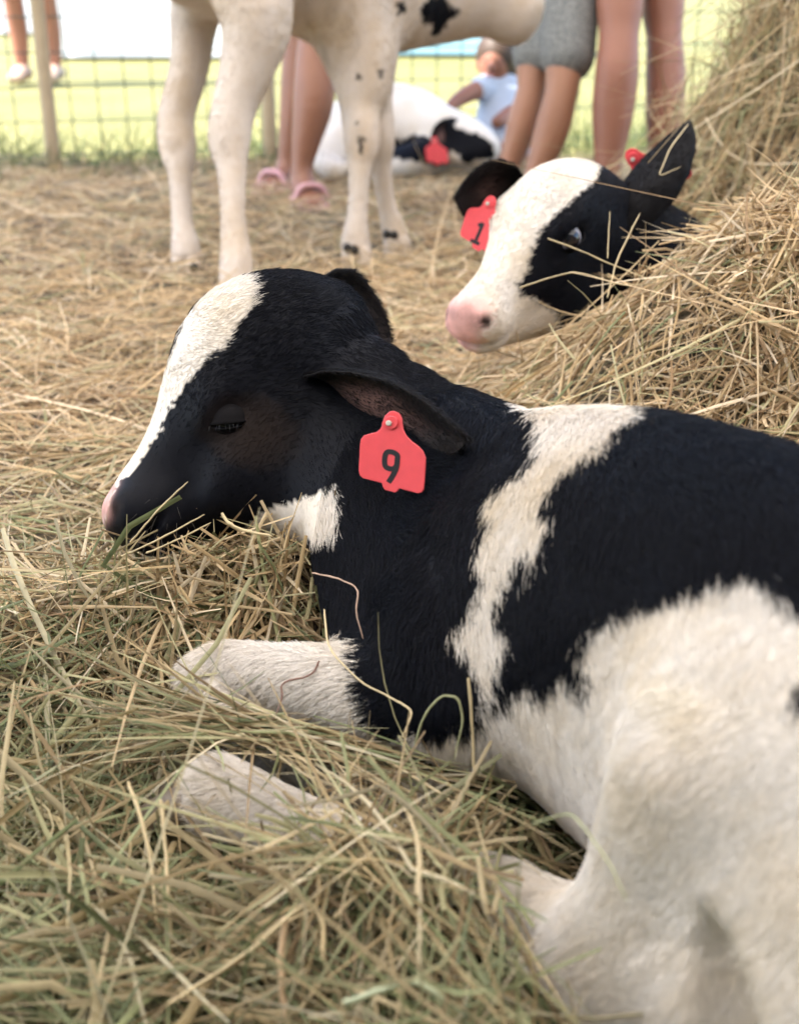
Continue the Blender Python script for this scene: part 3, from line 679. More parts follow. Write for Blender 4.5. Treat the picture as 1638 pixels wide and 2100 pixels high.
bare = [head(.53, .060, -.072)]
def keep_a(c, n):
    w = facing(VA)(c, n)
    pk = coat(c, COATS['sleeping'])[1] == 2
    w[pk] *= .05
    for b in bare: w[np.linalg.norm(c - b, axis=1) < .013] = 0
    return w
fur('coat_hair', VA, QA, calf_a, 330000, len_a, .00026, flow_a, lambda P: coat(P, COATS['sleeping'], jit=.0014), keep=keep_a, lift=.30, seed=5)
# near ear hangs back over the neck and carries the tag; far ear shows above the nape
e1, P1, N1 = ear(calf_a, 16000, at(652, 796, 1.118), at(955, 903, .945), (-.12, -.95, -.12), .080, bend=-.010, cup=(1.35, .65), pink=(.40, .22, .30), seed=21)
e2, P2, N2 = ear(calf_a, 9000, at(618, 632, 1.19), at(800, 694, 1.25), (.05, -.75, .6), .10, bend=-.01, cup=(1.4, .6), pink=(.5, .3, .05), seed=22)
eye(calf_a, head(.53, .0485, -.072), .0165, HL * 1.0 + np.array((-.2, 0, -.45)), (.10, .10, .12), HL, (-1, -.12, -.06), (0, .4, .9), -.34)
ear_tag(calf_a, at(803, 871, .965), (1, -.42, -.03), (.0, .42, 1), NINE, scale=.95, bend=.6, tall=.9)
# hooves
HOOF = plain('hoof', (.16, .12, .085), rough=.5, var=.35, scale=80, bump=.4)
def hoof(parent, c, fwd, up, s=1.0, mat=HOOF):
    """Cloven hoof: two tapered toes."""
    fwd = nrm(fwd); up = np.asarray(up, float); up = nrm(up - (up @ fwd) * fwd); sd = np.cross(fwd, up)
    for q in (-1, 1):
        L = [Chain([row(c + sd * q * .013 * s - up * .000, .016 * s, .017 * s), row(c + (fwd * .022 - up * .014) * s + sd * q * .014 * s, .016 * s, .015 * s, .010 * s), row(c + (fwd * .046 - up * .024) * s + sd * q * .010 * s, .008 * s, .006 * s, .004 * s)], sd, k=.006)]
        V, Q = build_implicit(L, .003 * s, 1, c=3); link('hoof', mesh_np('hoof', V, Q), mat, parent)
hoof(calf_a, body(.035, .298, .042), LX * .6 + AX * .7, (0, 0, 1))
hoof(calf_a, at(915, 1655, .90), (.9, -.35, -.2), (0, 0, 1))

SW = watching_calf_prims()
calf_b, VB, QB = make_calf('watching_calf', SW, .0055, COATS['watching'], tuple(at(1640, 760, 1.9) * (1, 1, 0)), 'wide awake calf with white blaze peering over the hay mound', dark=[(head2(1.01, q * .032, -.024), .0078) for q in (-1, 1)])
def flow_b(P, vi): return np.tile(-HF2 * .9 - HU2 * .3, (len(P), 1)) + np.stack([wob(P, 14, s) for s in (41, 42, 43)], 1) * .3
def keep_b(c, n):
    w = facing(VB)(c, n); w[coat(c, COATS['watching'])[1] == 2] *= .04; w[np.linalg.norm(c - head2(.40, .06, -.036), axis=1) < .017] = 0
    return w
fur('coat_hair', VB, QB, calf_b, 110000, .0085, .00032, flow_b, lambda P: coat(P, COATS['watching'], jit=.0012), keep=keep_b, lift=.3, seed=6)
ear(calf_b, 9000, at(1062, 395, 1.69), at(938, 405, 1.645), (-.10, -.9, -.05), .100, bend=-.01, cup=(1.3, .6), pink=(.45, .2, .10), seed=23)
ear(calf_b, 9000, head2(.10, .056, -.095), at(1412, 254, 1.69), (.75, .45, -.1), .10, bend=-.01, cup=(1.4, .9), pink=(.5, .2, .03), seed=24)
eye(calf_b, head2(.40, .0515, -.036), .0205, np.array((.36, -.88, .10)), (.42, .40, .45), HL2 * .8 + HU2 * .25, (-.93, -.22, -.25), (0, .4, .9), .98)
ear_tag(calf_b, at(1002, 420, 1.64), (.80, -.45, -.30), (.38, .1, 1), ONE, bend=1.0, scale=1.0)
ear_tag(calf_b, at(1300, 326, 1.73), (.70, -.1, .70), (-.66, .1, .70), None, bend=1.0, scale=1.25)

def dirt(V):
    col, k = coat(V, COATS['standing']); low = np.clip((.05 - V[:, 2]) / .05, 0, 1)[:, None]; f = low * (.35 + .3 * wob(V, 60, 77)[:, None]); f = np.clip(f, 0, .6)
    col = np.where((k == 1)[:, None], col * np.array((.78, .73, .70)) * (1 + .08 * wob(V, 25, 55)[:, None]), col)
    col = col * (1 - f) + np.array((.22, .15, .09)) * f
    for px, py, d, r_, a_ in ((352, 290, 2.63, .03, .5), (372, 260, 2.63, .05, .2), (465, 300, 2.43, .045, .25), (745, 275, 2.65, .035, .25), (660, 60, 2.6, .10, .45), (690, 20, 2.6, .09, .3)):
        f = np.clip(1 - np.linalg.norm(V - at(px, py, d), axis=1) / r_, 0, 1)[:, None] * a_ * (1 + .8 * wob(V, 90, 12)[:, None]); f = np.clip(f, 0, .8); col = col * (1 - f) + np.array((.20, .13, .07)) * f
    return col
calf_c, VC, QC = make_calf('standing_calf', standing_calf_prims(), .009, COATS['standing'], tuple(at(590, 520, 2.62) * (1, 1, 0)), 'tall white calf standing on straight legs, head cut off by the frame', extra=dirt)
DEW = plain('dewclaw', (.02, .016, .013), rough=.5, var=.3, scale=100)
for px, py, d, f in ((382, 540, 2.63, (-.2, -1, 0)), (484, 605, 2.43, (-.2, -1, 0)), (731, 522, 2.67, (.1, -1, 0)), (814, 499, 2.82, (.25, -1, 0))):
    c = at(px, py, d); hoof(calf_c, c, np.array(f) * .75 + np.array((0, 0, -.55)), (0, 0, 1), 1.15, plain('pale_hoof', (.55, .45, .36), rough=.55, var=.2, scale=60))
for px, py, d in ((357, 547, 2.60), (398, 549, 2.60), (712, 508, 2.645), (727, 512, 2.645), (793, 480, 2.80), (808, 482, 2.80)):
    c = at(px, py, d); V, Q = build_implicit([Ball(c, (.010, .009, .011), k=.004)], .003, 1, c=3); link('dewclaw', mesh_np('dewclaw', V, Q), DEW, calf_c)

def sm_flow(P, vi): return np.tile((-.1, .0, -1.0), (len(P), 1)) + np.stack([wob(P, 12, s) for s in (51, 52, 53)], 1) * .4
fur('coat_hair', VC, QC, calf_c, 36000, .009, .0007, sm_flow, lambda P: (dirt(P), (coat(P, COATS['standing'])[1])), keep=facing(VC), lift=.35, seed=9)
calf_d, VD, QD = make_calf('resting_calf', resting_calf_prims(), .011, COATS['resting'], tuple(at(800, 340, 4.0) * (1, 1, 0)), 'small white calf with black face resting by the fence under a child')
ear(calf_d, 0, at(925, 262, 3.84), at(885, 300, 3.80), (.2, -.9, .2), .085, cup=(1.2, .6))
ear(calf_d, 0, at(905, 244, 3.92), at(925, 236, 3.96), (.2, .3, .9), .08, cup=(1.2, .6))
ear_tag(calf_d, at(890, 290, 3.78), (1, .1, 0), (0, .2, 1), None, scale=1.15)

# ------------------------------------------------------------------ ground and lawn
def grid_mesh(name, x0, x1, y0, y1, nx, ny, hf):
    X, Y = np.meshgrid(np.linspace(x0, x1, nx), np.linspace(y0, y1, ny), indexing='ij'); Z = hf(X.ravel(), Y.ravel())
    V = np.stack((X.ravel(), Y.ravel(), Z), 1); i = np.arange(nx * ny).reshape(nx, ny)
    F = np.stack((i[:-1, :-1], i[1:, :-1], i[1:, 1:], i[:-1, 1:]), -1).reshape(-1, 4)
    return mesh_np(name, V, F)
def noise2(x, y, f, seed):
    return wob(np.stack((x, y), 1), f, seed)
def gauss(x, y, cx, cy, sx, sy, a, rot=0.0):
    c, s = math.cos(rot), math.sin(rot); u = (x - cx) * c + (y - cy) * s; v = -(x - cx) * s + (y - cy) * c
    return a * np.exp(-.5 * ((u / sx) ** 2 + (v / sy) ** 2))
_c1 = atz(612, 1200, .085); _c2 = atz(130, 1230, .06); _c3 = atz(560, 1900, .05)
def hay_h(x, y):
    z = .004 + .010 * noise2(x, y, 9, 3) + .008 * noise2(x, y, 26, 4)
    z = z - .045 / (1 + np.exp((y - .86 + .25 * np.clip(x, -.2, .3)) / .035))
    z = z + gauss(x, y, _c1[0], _c1[1], .10, .055, .105) + gauss(x, y, _c2[0], _c2[1], .14, .12, .035) + gauss(x, y, _c3[0], _c3[1], .22, .07, .008)
    z = z + gauss(x, y, .43, 1.42, .20, .17, .27, -.25) + gauss(x, y, .80, 1.30, .25, .26, .17)
    z = z + gauss(x, y, 1.12, 2.50, .30, .34, .70) + gauss(x, y, .86, 2.45, .16, .26, .42)
    return z
m, n, l, b = mat_new('chaff')
tc = n.new('ShaderNodeTexCoord'); n1 = n.new('ShaderNodeTexNoise'); n1.inputs['Scale'].default_value = 90; n1.inputs['Detail'].default_value = 8; l.new(tc.outputs['Object'], n1.inputs['Vector'])
n2 = n.new('ShaderNodeTexNoise'); n2.inputs['Scale'].default_value = 5; l.new(tc.outputs['Object'], n2.inputs['Vector'])
rp = n.new('ShaderNodeValToRGB'); rp.color_ramp.elements[0].position = .3; rp.color_ramp.elements[0].color = (.030, .024, .014, 1); rp.color_ramp.elements[1].position = .75; rp.color_ramp.elements[1].color = (.24, .18, .10, 1)
l.new(n1.outputs['Fac'], rp.inputs[0])
mx = n.new('ShaderNodeMix'); mx.data_type = 'RGBA'; mx.blend_type = 'MULTIPLY'; mx.inputs[0].default_value = .5; l.new(rp.outputs[0], mx.inputs[6]); l.new(n2.outputs['Color'], mx.inputs[7]); l.new(mx.outputs[2], b.inputs['Base Color'])
bp = n.new('ShaderNodeBump'); bp.inputs['Strength'].default_value = .8; bp.inputs['Distance'].default_value = .01; l.new(n1.outputs['Fac'], bp.inputs['Height']); l.new(bp.outputs[0], b.inputs['Normal']); b.inputs['Roughness'].default_value = .9
CHAFF = m
g = link('hay_bed', grid_mesh('hay_bed', -3.4, 3.4, -.4, 4.35, 250, 190, hay_h), CHAFF); tag(g, 'thick bed of dry hay covering the pen', kind='structure')
m, n, l, b = mat_new('lawn')
tc = n.new('ShaderNodeTexCoord'); n1 = n.new('ShaderNodeTexNoise'); n1.inputs['Scale'].default_value = 1.2; n1.inputs['Detail'].default_value = 9; l.new(tc.outputs['Object'], n1.inputs['Vector'])
rp = n.new('ShaderNodeValToRGB'); rp.color_ramp.elements[0].position = .35; rp.color_ramp.elements[0].color = (.095, .095, .022, 1); rp.color_ramp.elements[1].position = .7; rp.color_ramp.elements[1].color = (.17, .155, .042, 1)
l.new(n1.outputs['Fac'], rp.inputs[0]); l.new(rp.outputs[0], b.inputs['Base Color']); b.inputs['Roughness'].default_value = .9
lawn = link('lawn', grid_mesh('lawn', -160, 160, -60, 300, 40, 40, lambda x, y: np.full(len(x), -.012)), m); tag(lawn, kind='structure')

# ------------------------------------------------------------------ unseen canopy, added to shade the pen and soften the light
m, n, l, b = mat_new('shade_cloth')
out = n['Material Output']; df = n.new('ShaderNodeBsdfDiffuse'); df.inputs[0].default_value = (.72, .72, .70, 1); tr = n.new('ShaderNodeBsdfTranslucent'); tr.inputs[0].default_value = (.80, .76, .71, 1)
ms = n.new('ShaderNodeMixShader'); ms.inputs[0].default_value = .50; l.new(df.outputs[0], ms.inputs[1]); l.new(tr.outputs[0], ms.inputs[2]); l.new(ms.outputs[0], out.inputs[0]); n.remove(b)
SHADE_CLOTH = m
POLE = plain('canopy_pole', (.6, .6, .6), rough=.4)
shade_canopy = empty('shade_canopy', (0, 1.5, 0)); tag(shade_canopy, 'unseen white canopy added to shade the pen and soften its light', 'shade_canopy')
X0, X1, Y0, Y1, ZE, ZP = -5.4, 4.2, -.9, 4.0, 2.6, 3.6
cx_, cy_ = (X0 + X1) / 2, (Y0 + Y1) / 2
me = bpy.data.meshes.new('shade_roof'); me.from_pydata([(X0, Y0, ZE), (X1, Y0, ZE), (X1, Y1, ZE), (X0, Y1, ZE), (cx_ - 2, cy_, ZP), (cx_ + 2, cy_, ZP)], [], [(0, 1, 5, 4), (1, 2, 5), (2, 3, 4, 5), (3, 0, 4)]); me.update()
link('shade_roof', me, SHADE_CLOTH, shade_canopy)
LIGHT_BLOCK = plain('light_block_cloth', (.045, .055, .05), rough=.8)  # unseen dark sheet added behind the camera to make the light directional
me = bpy.data.meshes.new('light_block'); me.from_pydata([(X0, Y0, 0), (X1, Y0, 0), (X1, Y0, ZE), (X0, Y0, ZE)], [], [(0, 1, 2, 3)]); me.update(); link('light_block', me, LIGHT_BLOCK, shade_canopy)
for x, y in ((X0, Y0), (X1, Y0), (X1, Y1), (X0, Y1)): tube_obj('canopy_leg', [(x, y, 0), (x, y, ZE)], .03, POLE, shade_canopy)

# ------------------------------------------------------------------ hay: thousands of bent blades
def straws(name, P, D, L, W, bend, tint, mat, parent=None, nseg=6, twist=None, kind='stuff'):
    """Ribbons with a folded (V) section. P roots, D unit directions, L lengths, W widths, bend vectors."""
    n = len(P); t = np.linspace(0, 1, nseg + 1)
    C = P[:, None] + D[:, None] * (L[:, None] * t)[..., None] + bend[:, None] * (L[:, None] * (t * t))[..., None]
    tk = rng.uniform(.25, .75, n)[:, None]; kv = rng.normal(size=(n, 3)) * (rng.uniform(size=(n, 1)) < .45) * .75; kv[:, 2] *= .5; kv[:, 2] -= .05
    C = C + kv[:, None] * (L[:, None] * np.maximum(t[None] - tk, 0))[..., None]
    T = nrm(np.gradient(C, axis=1)); up = nrm(rng.normal(size=(n, 3)) * .55 + (0, -.25, .8))[:, None]
    S = nrm(np.cross(T, up)); Nn = np.cross(S, T)
    w = (W[:, None] / 2 * np.interp(t, [0, .1, .7, 1], [.75, 1, .85, .25])[None])[..., None]
    A, B, M = C - S * w, C + S * w, C + Nn * w * .55
    V = np.stack((A, M, B), 2).reshape(-1, 3)
    k = np.arange(nseg); base = (np.arange(n) * (nseg + 1) * 3)[:, None] + k[None] * 3
    F = np.stack((np.stack((base, base + 1, base + 4, base + 3), -1), np.stack((base + 1, base + 2, base + 5, base + 4), -1)), 2).reshape(-1, 4)
    me = mesh_np(name, V, F); set_attr(me, 'tint', np.repeat(rgba(tint), (nseg + 1) * 3, 0), typ='FLOAT_COLOR')
    o = link(name, me, mat, parent); return o
HAY = attr_mat('hay_blade', rough=.6, spec=.3, noise=.18, scale=120, trans=.14)
PAL = np.array([(.58, .45, .26), (.50, .37, .19), (.42, .30, .15), (.30, .20, .10), (.46, .41, .22), (.32, .32, .15), (.24, .26, .12), (.66, .55, .36)])
def palette(n, green):
    """green 0..1: share of the blades that kept some green, and how far they are darkened."""
    pr = np.array([.2, .22, .18, .12, .1, .05, .03, .10])[None] * np.array([1, 1, 1, 1, 1, 0, 0, 1])[None] + np.asarray(green)[:, None] * np.array([-.06, -.08, -.06, -.02, .12, .25, .22, -.02])[None]
    pr = np.clip(pr, .005, None); cdf = np.cumsum(pr / pr.sum(1, keepdims=True), 1); i = (rng.uniform(size=(n, 1)) > cdf).sum(1).clip(0, 7)
    return PAL[i] * rng.uniform(.62, 1.15, (n, 1)) * (1 - np.clip(np.asarray(green), 0, 1)[:, None] * np.array((.46, .38, .44))) * np.array((1.08, 1.03, 1.10)) * (1.26 - .26 * np.clip(np.asarray(green), 0, 1) ** .5)[:, None] ** 1.0  # green also darkens: near shade painted into the hay colour
SOLIDS = [SL, SW, standing_calf_prims(), resting_calf_prims()]
def clear_of_calves(P, D, L, bend):
    t = np.linspace(0, 1, 5); C = (P[:, None] + D[:, None] * (L[:, None] * t)[..., None] + bend[:, None] * (L[:, None] * t * t)[..., None])
    ok = np.ones(len(P), bool); Q = C.reshape(-1, 3).astype(np.float32)
    for pr in SOLIDS:
        lo = np.min([p.lo for p in pr if not p.sub], 0); hi = np.max([p.hi for p in pr if not p.sub], 0)
        m = np.flatnonzero(np.all((Q > lo) & (Q < hi), 1))
        if len(m):
            F = np.full(len(Q), 1.0, np.float32); F[m] = eval_prims([p for p in pr if not p.sub and not (isinstance(p, Ball))], Q[m]); ok &= F.reshape(len(P), 5).min(1) > .003
    return ok
LOWLEGS = [p for p in SL if isinstance(p, Chain) and p.id == 5 and p.k == .010] + [Ball(body(.075, .265, .06), .055, k=.01)]      # folded feet: only a few blades lie across them
def grad_h(x, y, e=.012): return (hay_h(x + e, y) - hay_h(x - e, y)) / (2 * e), (hay_h(x, y + e) - hay_h(x, y - e)) / (2 * e)
def scatter(name, x, y, lift, lng, wid, tilt, green, label, curl=.6, down=0.0, zfun=None, rise=.05):
    n = len(x); az = rng.uniform(0, 2 * math.pi, n); gx, gy = grad_h(x, y); s = gx * np.cos(az) + gy * np.sin(az)
    el = np.arctan(np.clip(s, -2.5, 2.5)) + rng.normal(size=n) * tilt + down
    D = np.stack((np.cos(az) * np.cos(el), np.sin(az) * np.cos(el), np.sin(el)), 1); L = rng.uniform(*lng, n) * rng.uniform(.6, 1.1, n)
    z = (hay_h(x, y) if zfun is None else zfun(x, y)) + rng.uniform(lift[0], lift[1], n)
    P = np.stack((x, y, z), 1) - D * (L * .5)[:, None]
    bend = rng.normal(size=(n, 3)) * curl * .5; bend[:, 2] -= .12
    W = rng.uniform(*wid, n)
    E0, E1 = P, P + D * L[:, None] + bend * L[:, None]; ok = np.ones(n, bool)
    for E_ in (E0, E1, (E0 + E1) / 2):
        ok &= (E_[:, 2] < hay_h(E_[:, 0], E_[:, 1]) + rise * rng.uniform(.6, 1.5, n)) & (topx(E_)[:, 2] > .56)
        q_ = topx(E_); ok &= ~((q_[:, 0] > 1080) & (q_[:, 1] < 1900) & (q_[:, 2] < .80))
    low = eval_prims(LOWLEGS, ((E0 + E1) / 2).astype(np.float32)) < .030; ok &= ~(low & (rng.uniform(size=n) < .8))
    ok &= clear_of_calves(P, D, L, bend); P, D, L, W, bend = P[ok], D[ok], L[ok], W[ok], bend[ok]
    o = straws(name, P, D, L, W, bend, palette(len(P), np.asarray(green)[ok]), HAY); tag(o, label, 'hay', kind='stuff')
    return o
# pen floor, dense near the lens
n0 = 54000
y = .28 + (4.3 - .28) * rng.uniform(size=n0) ** 1.45; x = rng.uniform(-1, 1, n0) * (.40 * y + .30)
kp = rng.uniform(size=n0) < np.clip(.22 + .78 * (y - .85) / .7, .22, 1); x, y = x[kp], y[kp]
gr = np.clip(.95 - .75 * (y - .4), .06, .9) * np.clip(1.0 - x * .8, .3, 1.2)
scatter('hay', x, y, (.0, .035), (.10, .34), (.0014, .0042), .17, gr, 'loose dry hay strewn over the floor of the pen')
# mound in front of the watching calf
n0 = 19000
x = rng.normal(.55, .24, n0); y = rng.normal(1.38, .22, n0); ok = (hay_h(x, y) > .06) & (x < 1.2); x, y = x[ok], y[ok]
scatter('hay', x, y, (-.005, .04), (.08, .26), (.0016, .0046), .34, np.full(len(x), .10), 'golden mound of loose hay between the sleeping calf and the watching calf', rise=np.where(x < .38, .026, .06))
# tall stack
n0 = 17000
x = rng.normal(1.02, .28, n0); y = rng.normal(2.38, .26, n0); ok = (x > .45) & (hay_h(x, y) > .15); x, y = x[ok], y[ok]
scatter('hay', x, y, (-.01, .09), (.12, .42), (.0016, .0040), .55, np.full(len(x), .30), 'tall wispy hay stack rising at the edge of the pen', curl=.7, rise=.22)
# heap under the chin
n0 = 6500
x = rng.normal(_c1[0] - .03, .13, n0); y = rng.normal(_c1[1], .07, n0)
scatter('hay', x, y, (-.005, .03), (.10, .32), (.0015, .0044), .24, np.full(n0, .3), 'heap of hay under the chin of the sleeping calf', rise=.06)
# hay over the folded legs and the long blades nearest to the lens
n0 = 1500
px = rng.uniform(250, 1420, n0); py = rng.uniform(1500, 2150, n0); ok = (px < 1060) | (py > 1900); px, py = px[ok], py[ok]; n0 = len(px); q = np.array([atz(a, b, .04) for a, b in zip(px, py)])
scatter('hay', q[:, 0], q[:, 1], (.03, .085), (.10, .30), (.0016, .0044), .25, np.full(n0, .7), 'tangled hay drawn over the folded legs of the sleeping calf', curl=.5, rise=.11)
def near_spots(n0):
    px = rng.uniform(-150, 1560, n0); py = rng.uniform(1330, 2320, n0); ok = ((px < 1050) | (py > 1930)) & ((px < 330) | (py > 1640)); q = np.array([atz(a, b, .03) for a, b in zip(px[ok], py[ok])]); return q[:, 0], q[:, 1]
x, y = near_spots(5000)
scatter('hay', x, y, (.0, .085), (.10, .34), (.0010, .0026), .55, np.full(len(x), .85), 'fine tangled hay nearest to the lens', curl=1.5, rise=.10)
x, y = near_spots(3000)
scatter('hay', x, y, (.02, .095), (.16, .44), (.0028, .0062), .5, np.full(len(x), .8), 'long pale green hay blades nearest to the lens', curl=1.3, rise=.105)
x, y = [], []
px = rng.uniform(760, 1460, 480); py = rng.uniform(2010, 2230, 480) + np.clip(px - 1150, 0, 400) * .1; q = np.array([at(a, b, rng.uniform(.60, .66)) for a, b in zip(px, py)])
scatter('hay', q[:, 0], q[:, 1], (-.03, .0), (.12, .30), (.0012, .0038), .3, np.full(len(q), .7), 'hay piled against the hock of the sleeping calf', curl=1.3, rise=.3, zfun=lambda x, y: q[:, 2])
# hay drawn over the hind shin
px = rng.uniform(640, 1060, 900); py = 1715 + (px - 600) * .22 + rng.normal(15, 34, 900); q2 = np.array([at(a, b, .765 - (a - 640) * 1e-5) for a, b in zip(px, py)])
scatter('hay', q2[:, 0], q2[:, 1], (-.01, .025), (.08, .24), (.0012, .0038), .2, np.full(len(q2), .6), 'loose hay drawn over the hind shin of the sleeping calf', curl=.8, rise=.15, zfun=lambda x, y: q2[:, 2])
px = rng.uniform(860, 1200, 650); py = rng.uniform(1570, 1780, 650); q3 = np.array([atz(a, b, .045) for a, b in zip(px, py)])
scatter('hay', q3[:, 0], q3[:, 1], (-.03, .03), (.06, .18), (.0012, .0034), .35, np.full(len(q3), .6), 'hay stuffed into the gap under the belly of the sleeping calf', curl=1.0, rise=.2, zfun=lambda x, y: q3[:, 2])
# swathe combed between the forearm and the folded cannon
n0 = 650
t_ = rng.uniform(0, 1, n0); px = 360 + 640 * t_ + rng.normal(0, 30, n0); py = 1462 + 95 * t_ + rng.normal(0, 22, n0)
P = np.array([atz(a, b, .075) for a, b in zip(px, py)]); D = nrm(atz(1000, 1560, .07) - atz(360, 1460, .07)) * rng.choice((-1, 1), n0)[:, None]; D = nrm(D + rng.normal(size=(n0, 3)) * (.16, .16, .08)); L = rng.uniform(.08, .24, n0); P = P - D * L[:, None] / 2; bend = rng.normal(size=(n0, 3)) * (.3, .3, .12)
ok = clear_of_calves(P, D, L, bend); P, D, L, bend = P[ok], D[ok], L[ok], bend[ok]
o = straws('hay', P, D, L, rng.uniform(.0012, .0032, len(P)), bend, palette(len(P), np.full(len(P), .6)), HAY); tag(o, 'combed swathe of hay lying along the white foreleg', 'hay', kind='stuff')
# whiskers on the muzzle of the sleeping calf
n0 = 90
g_ = np.random.default_rng(4); Wv, Wf = [], []
for i in range(n0):
    p = head(g_.uniform(.84, 1.04), g_.choice((-1, 1)) * g_.uniform(.015, .034), g_.uniform(-.085, -.045)); d = nrm(p - head(.86, 0, -.055)) + HF * g_.uniform(0, .5); d = nrm(d); L_ = g_.uniform(.012, .034)
    v, f = tube([p, p + d * L_ * .5, p + d * L_ - np.array((0, 0, .003))], [.00022, .00016, .00005], 4); Wf += [tuple(np.array(x) + len(Wv)) for x in f]; Wv += list(v)
o = link('whiskers', from_faces('whiskers', Wv, Wf), plain('whisker', (.10, .085, .07), rough=.4), calf_a)

# ------------------------------------------------------------------ people beyond the calves
SKIN = [plain('skin_tan', (.26, .118, .072), rough=.5, var=.22, scale=9, subsurf=.1), plain('skin_light', (.35, .172, .105), rough=.5, var=.22, scale=9, subsurf=.1), plain('skin_pink', (.28, .12, .078), rough=.5, var=.22, scale=9, subsurf=.1)]
def person(label, skin, base, prims, h=.010):
    r = empty('person', tuple(base)); tag(r, label, 'person', 'people around the calves')
    V, Q = build_implicit(prims, h, 2); link('body', mesh_np('body', V, Q), skin, r); return r
def garment(name, root, prims, mat, h=.011):
    V, Q = build_implicit(prims, h, 2); return link(name, mesh_np(name, V, Q), mat, root)
T = lambda px, py, d, *r: row(at(px, py, d), *r)
XD = (1., 0, 0)
def foot(px, py, d, dirx, diry, s=1.0):
    c = at(px, py, d); c[2] = .045; f = nrm((dirx, diry, 0))
    return Chain([row(c - f * .05 * s, .030 * s, .035 * s, .035), row(c + f * .02 * s - (0, 0, .005), .034 * s, .032 * s, .035), row(c + f * .09 * s - (0, 0, .018), .040 * s, .018 * s, .022), row(c + f * .14 * s - (0, 0, .024), .034 * s, .012 * s, .016)], np.cross(f, (0, 0, 1)), k=.02)
def upper(px, d, scale=1.0, lean=0.0):
    """Hips, trunk, arms and head above the frame."""
    c = at(px, 0, d); x, y = c[0], c[1]; Z = lambda z: z * scale
    P = lambda dx, z, *r: row((x + dx * scale, y + lean * (z - .8), Z(z)), *[q * scale for q in r])
    L = [Chain([P(0, .88, .155, .10), P(0, 1.05, .135, .10), P(0, 1.25, .155, .105), P(0, 1.40, .16, .09), P(0, 1.46, .07, .06), P(0, 1.56, .055, .055)], XD, k=.03),
         Ball((x, y + lean * .8, Z(1.66)), np.array((.075, .095, .115)) * scale, k=.02)]
    for q in (-1, 1): L.append(Chain([P(q * .18, 1.40, .05, .05), P(q * .24, 1.12, .042, .042), P(q * .25, .92, .034, .034), P(q * .24, .80, .035, .02)], XD, k=.02))
    return L, (x, y)
def clothes_upper(root, px, d, scale, lean, mat):
    c = at(px, 0, d); x, y = c[0], c[1]
    P = lambda dx, z, *r: row((x + dx * scale, y + lean * (z - .8), z * scale), *[q * scale for q in r])
    L = [Chain([P(0, .92, .172, .118), P(0, 1.05, .155, .118), P(0, 1.25, .172, .122), P(0, 1.40, .172, .105), P(0, 1.45, .09, .08)], XD, k=.03)]
    for q in (-1, 1): L.append(Chain([P(q * .17, 1.40, .066, .066), P(q * .22, 1.22, .06, .06)], XD, k=.03))
    garment('shirt', root, L, mat)
def hair_cap(root, px, d, scale, lean, col):
    c = at(px, 0, d); k = np.array((c[0], c[1] + lean * .8 + .012 * scale, 1.685 * scale))
    garment('hair', root, [Ball(k, np.array((.083, .098, .108)) * scale, k=.01), Ball(k + np.array((0, -.115, -.075)) * scale, np.array((.06, .055, .08)) * scale, k=.02, sub=True)], plain('hair', col, rough=.6, var=.3, scale=150))
# adult behind the standing calf, in pink sandals
L = [Chain([T(640, -330, 3.45, .085, .085), T(648, -120, 3.44, .072, .075), T(652, -20, 3.43, .054, .058), T(650, 60, 3.43, .052, .056), T(648, 130, 3.44, .058, .063), T(643, 210, 3.44, .058, .062), T(628, 290, 3.45, .042, .045), T(619, 345, 3.46, .031, .036), T(622, 385, 3.46, .035, .040)], XD, k=.02, n=30),
     Chain([T(600, -330, 3.62, .085, .085), T(612, -120, 3.62, .070, .075), T(618, 40, 3.64, .056, .060), T(612, 180, 3.66, .055, .058), T(598, 280, 3.68, .040, .044), T(590, 350, 3.70, .033, .036), T(590, 375, 3.70, .033, .036)], XD, k=.02, n=26)]
f1, f2 = foot(622, 385, 3.46, .35, -1), foot(588, 372, 3.70, -.5, -1)
U, _ = upper(625, 3.54)
p = person('barelegged adult in pink sandals standing behind the standing calf', SKIN[0], at(625, 400, 3.5) * (1, 1, 0), L + [f1, f2] + U)
PINK = plain('sandal_pink', (.62, .34, .36), rough=.5)
for f in (f1, f2):
    s = f.S; a = s[0, :3]; b_ = s[-1, :3]; dd = nrm(b_ - a); dd[2] = 0; sd = np.cross(dd, (0, 0, 1)); mid = (a + b_) / 2; mid[2] = .008
    th = np.linspace(0, 2 * math.pi, 28, endpoint=False); o = np.stack((np.cos(th) * .142, np.sin(th) * (.046 + .008 * np.cos(th))), 1)
    so = plate('sandal', o, .022, np.array((dd, sd, (0, 0, 1))), mid, PINK, p, rim=.003)
    m2 = a * .3 + b_ * .7
    tube_obj('strap', [m2 + sd * .05 - (0, 0, .01), m2 + sd * .03 + (0, 0, .026), m2 + (0, 0, .033), m2 - sd * .03 + (0, 0, .026), m2 - sd * .05 - (0, 0, .01)], .009, PINK, so, smooth_n=14)
DENIM = plain('dark_shorts', (.05, .06, .09), rough=.8, var=.2, scale=80)
garment('shorts', p, [Chain([T(645, -420, 3.45, .11, .11), T(648, -190, 3.44, .10, .10)], XD, k=.04), Chain([T(604, -420, 3.6, .11, .11), T(610, -190, 3.62, .10, .10)], XD, k=.04)], DENIM)
clothes_upper(p, 625, 3.54, 1.0, 0.0, plain('blue_shirt', (.16, .22, .33), rough=.85)); hair_cap(p, 625, 3.54, 1.0, 0.0, (.05, .03, .02))
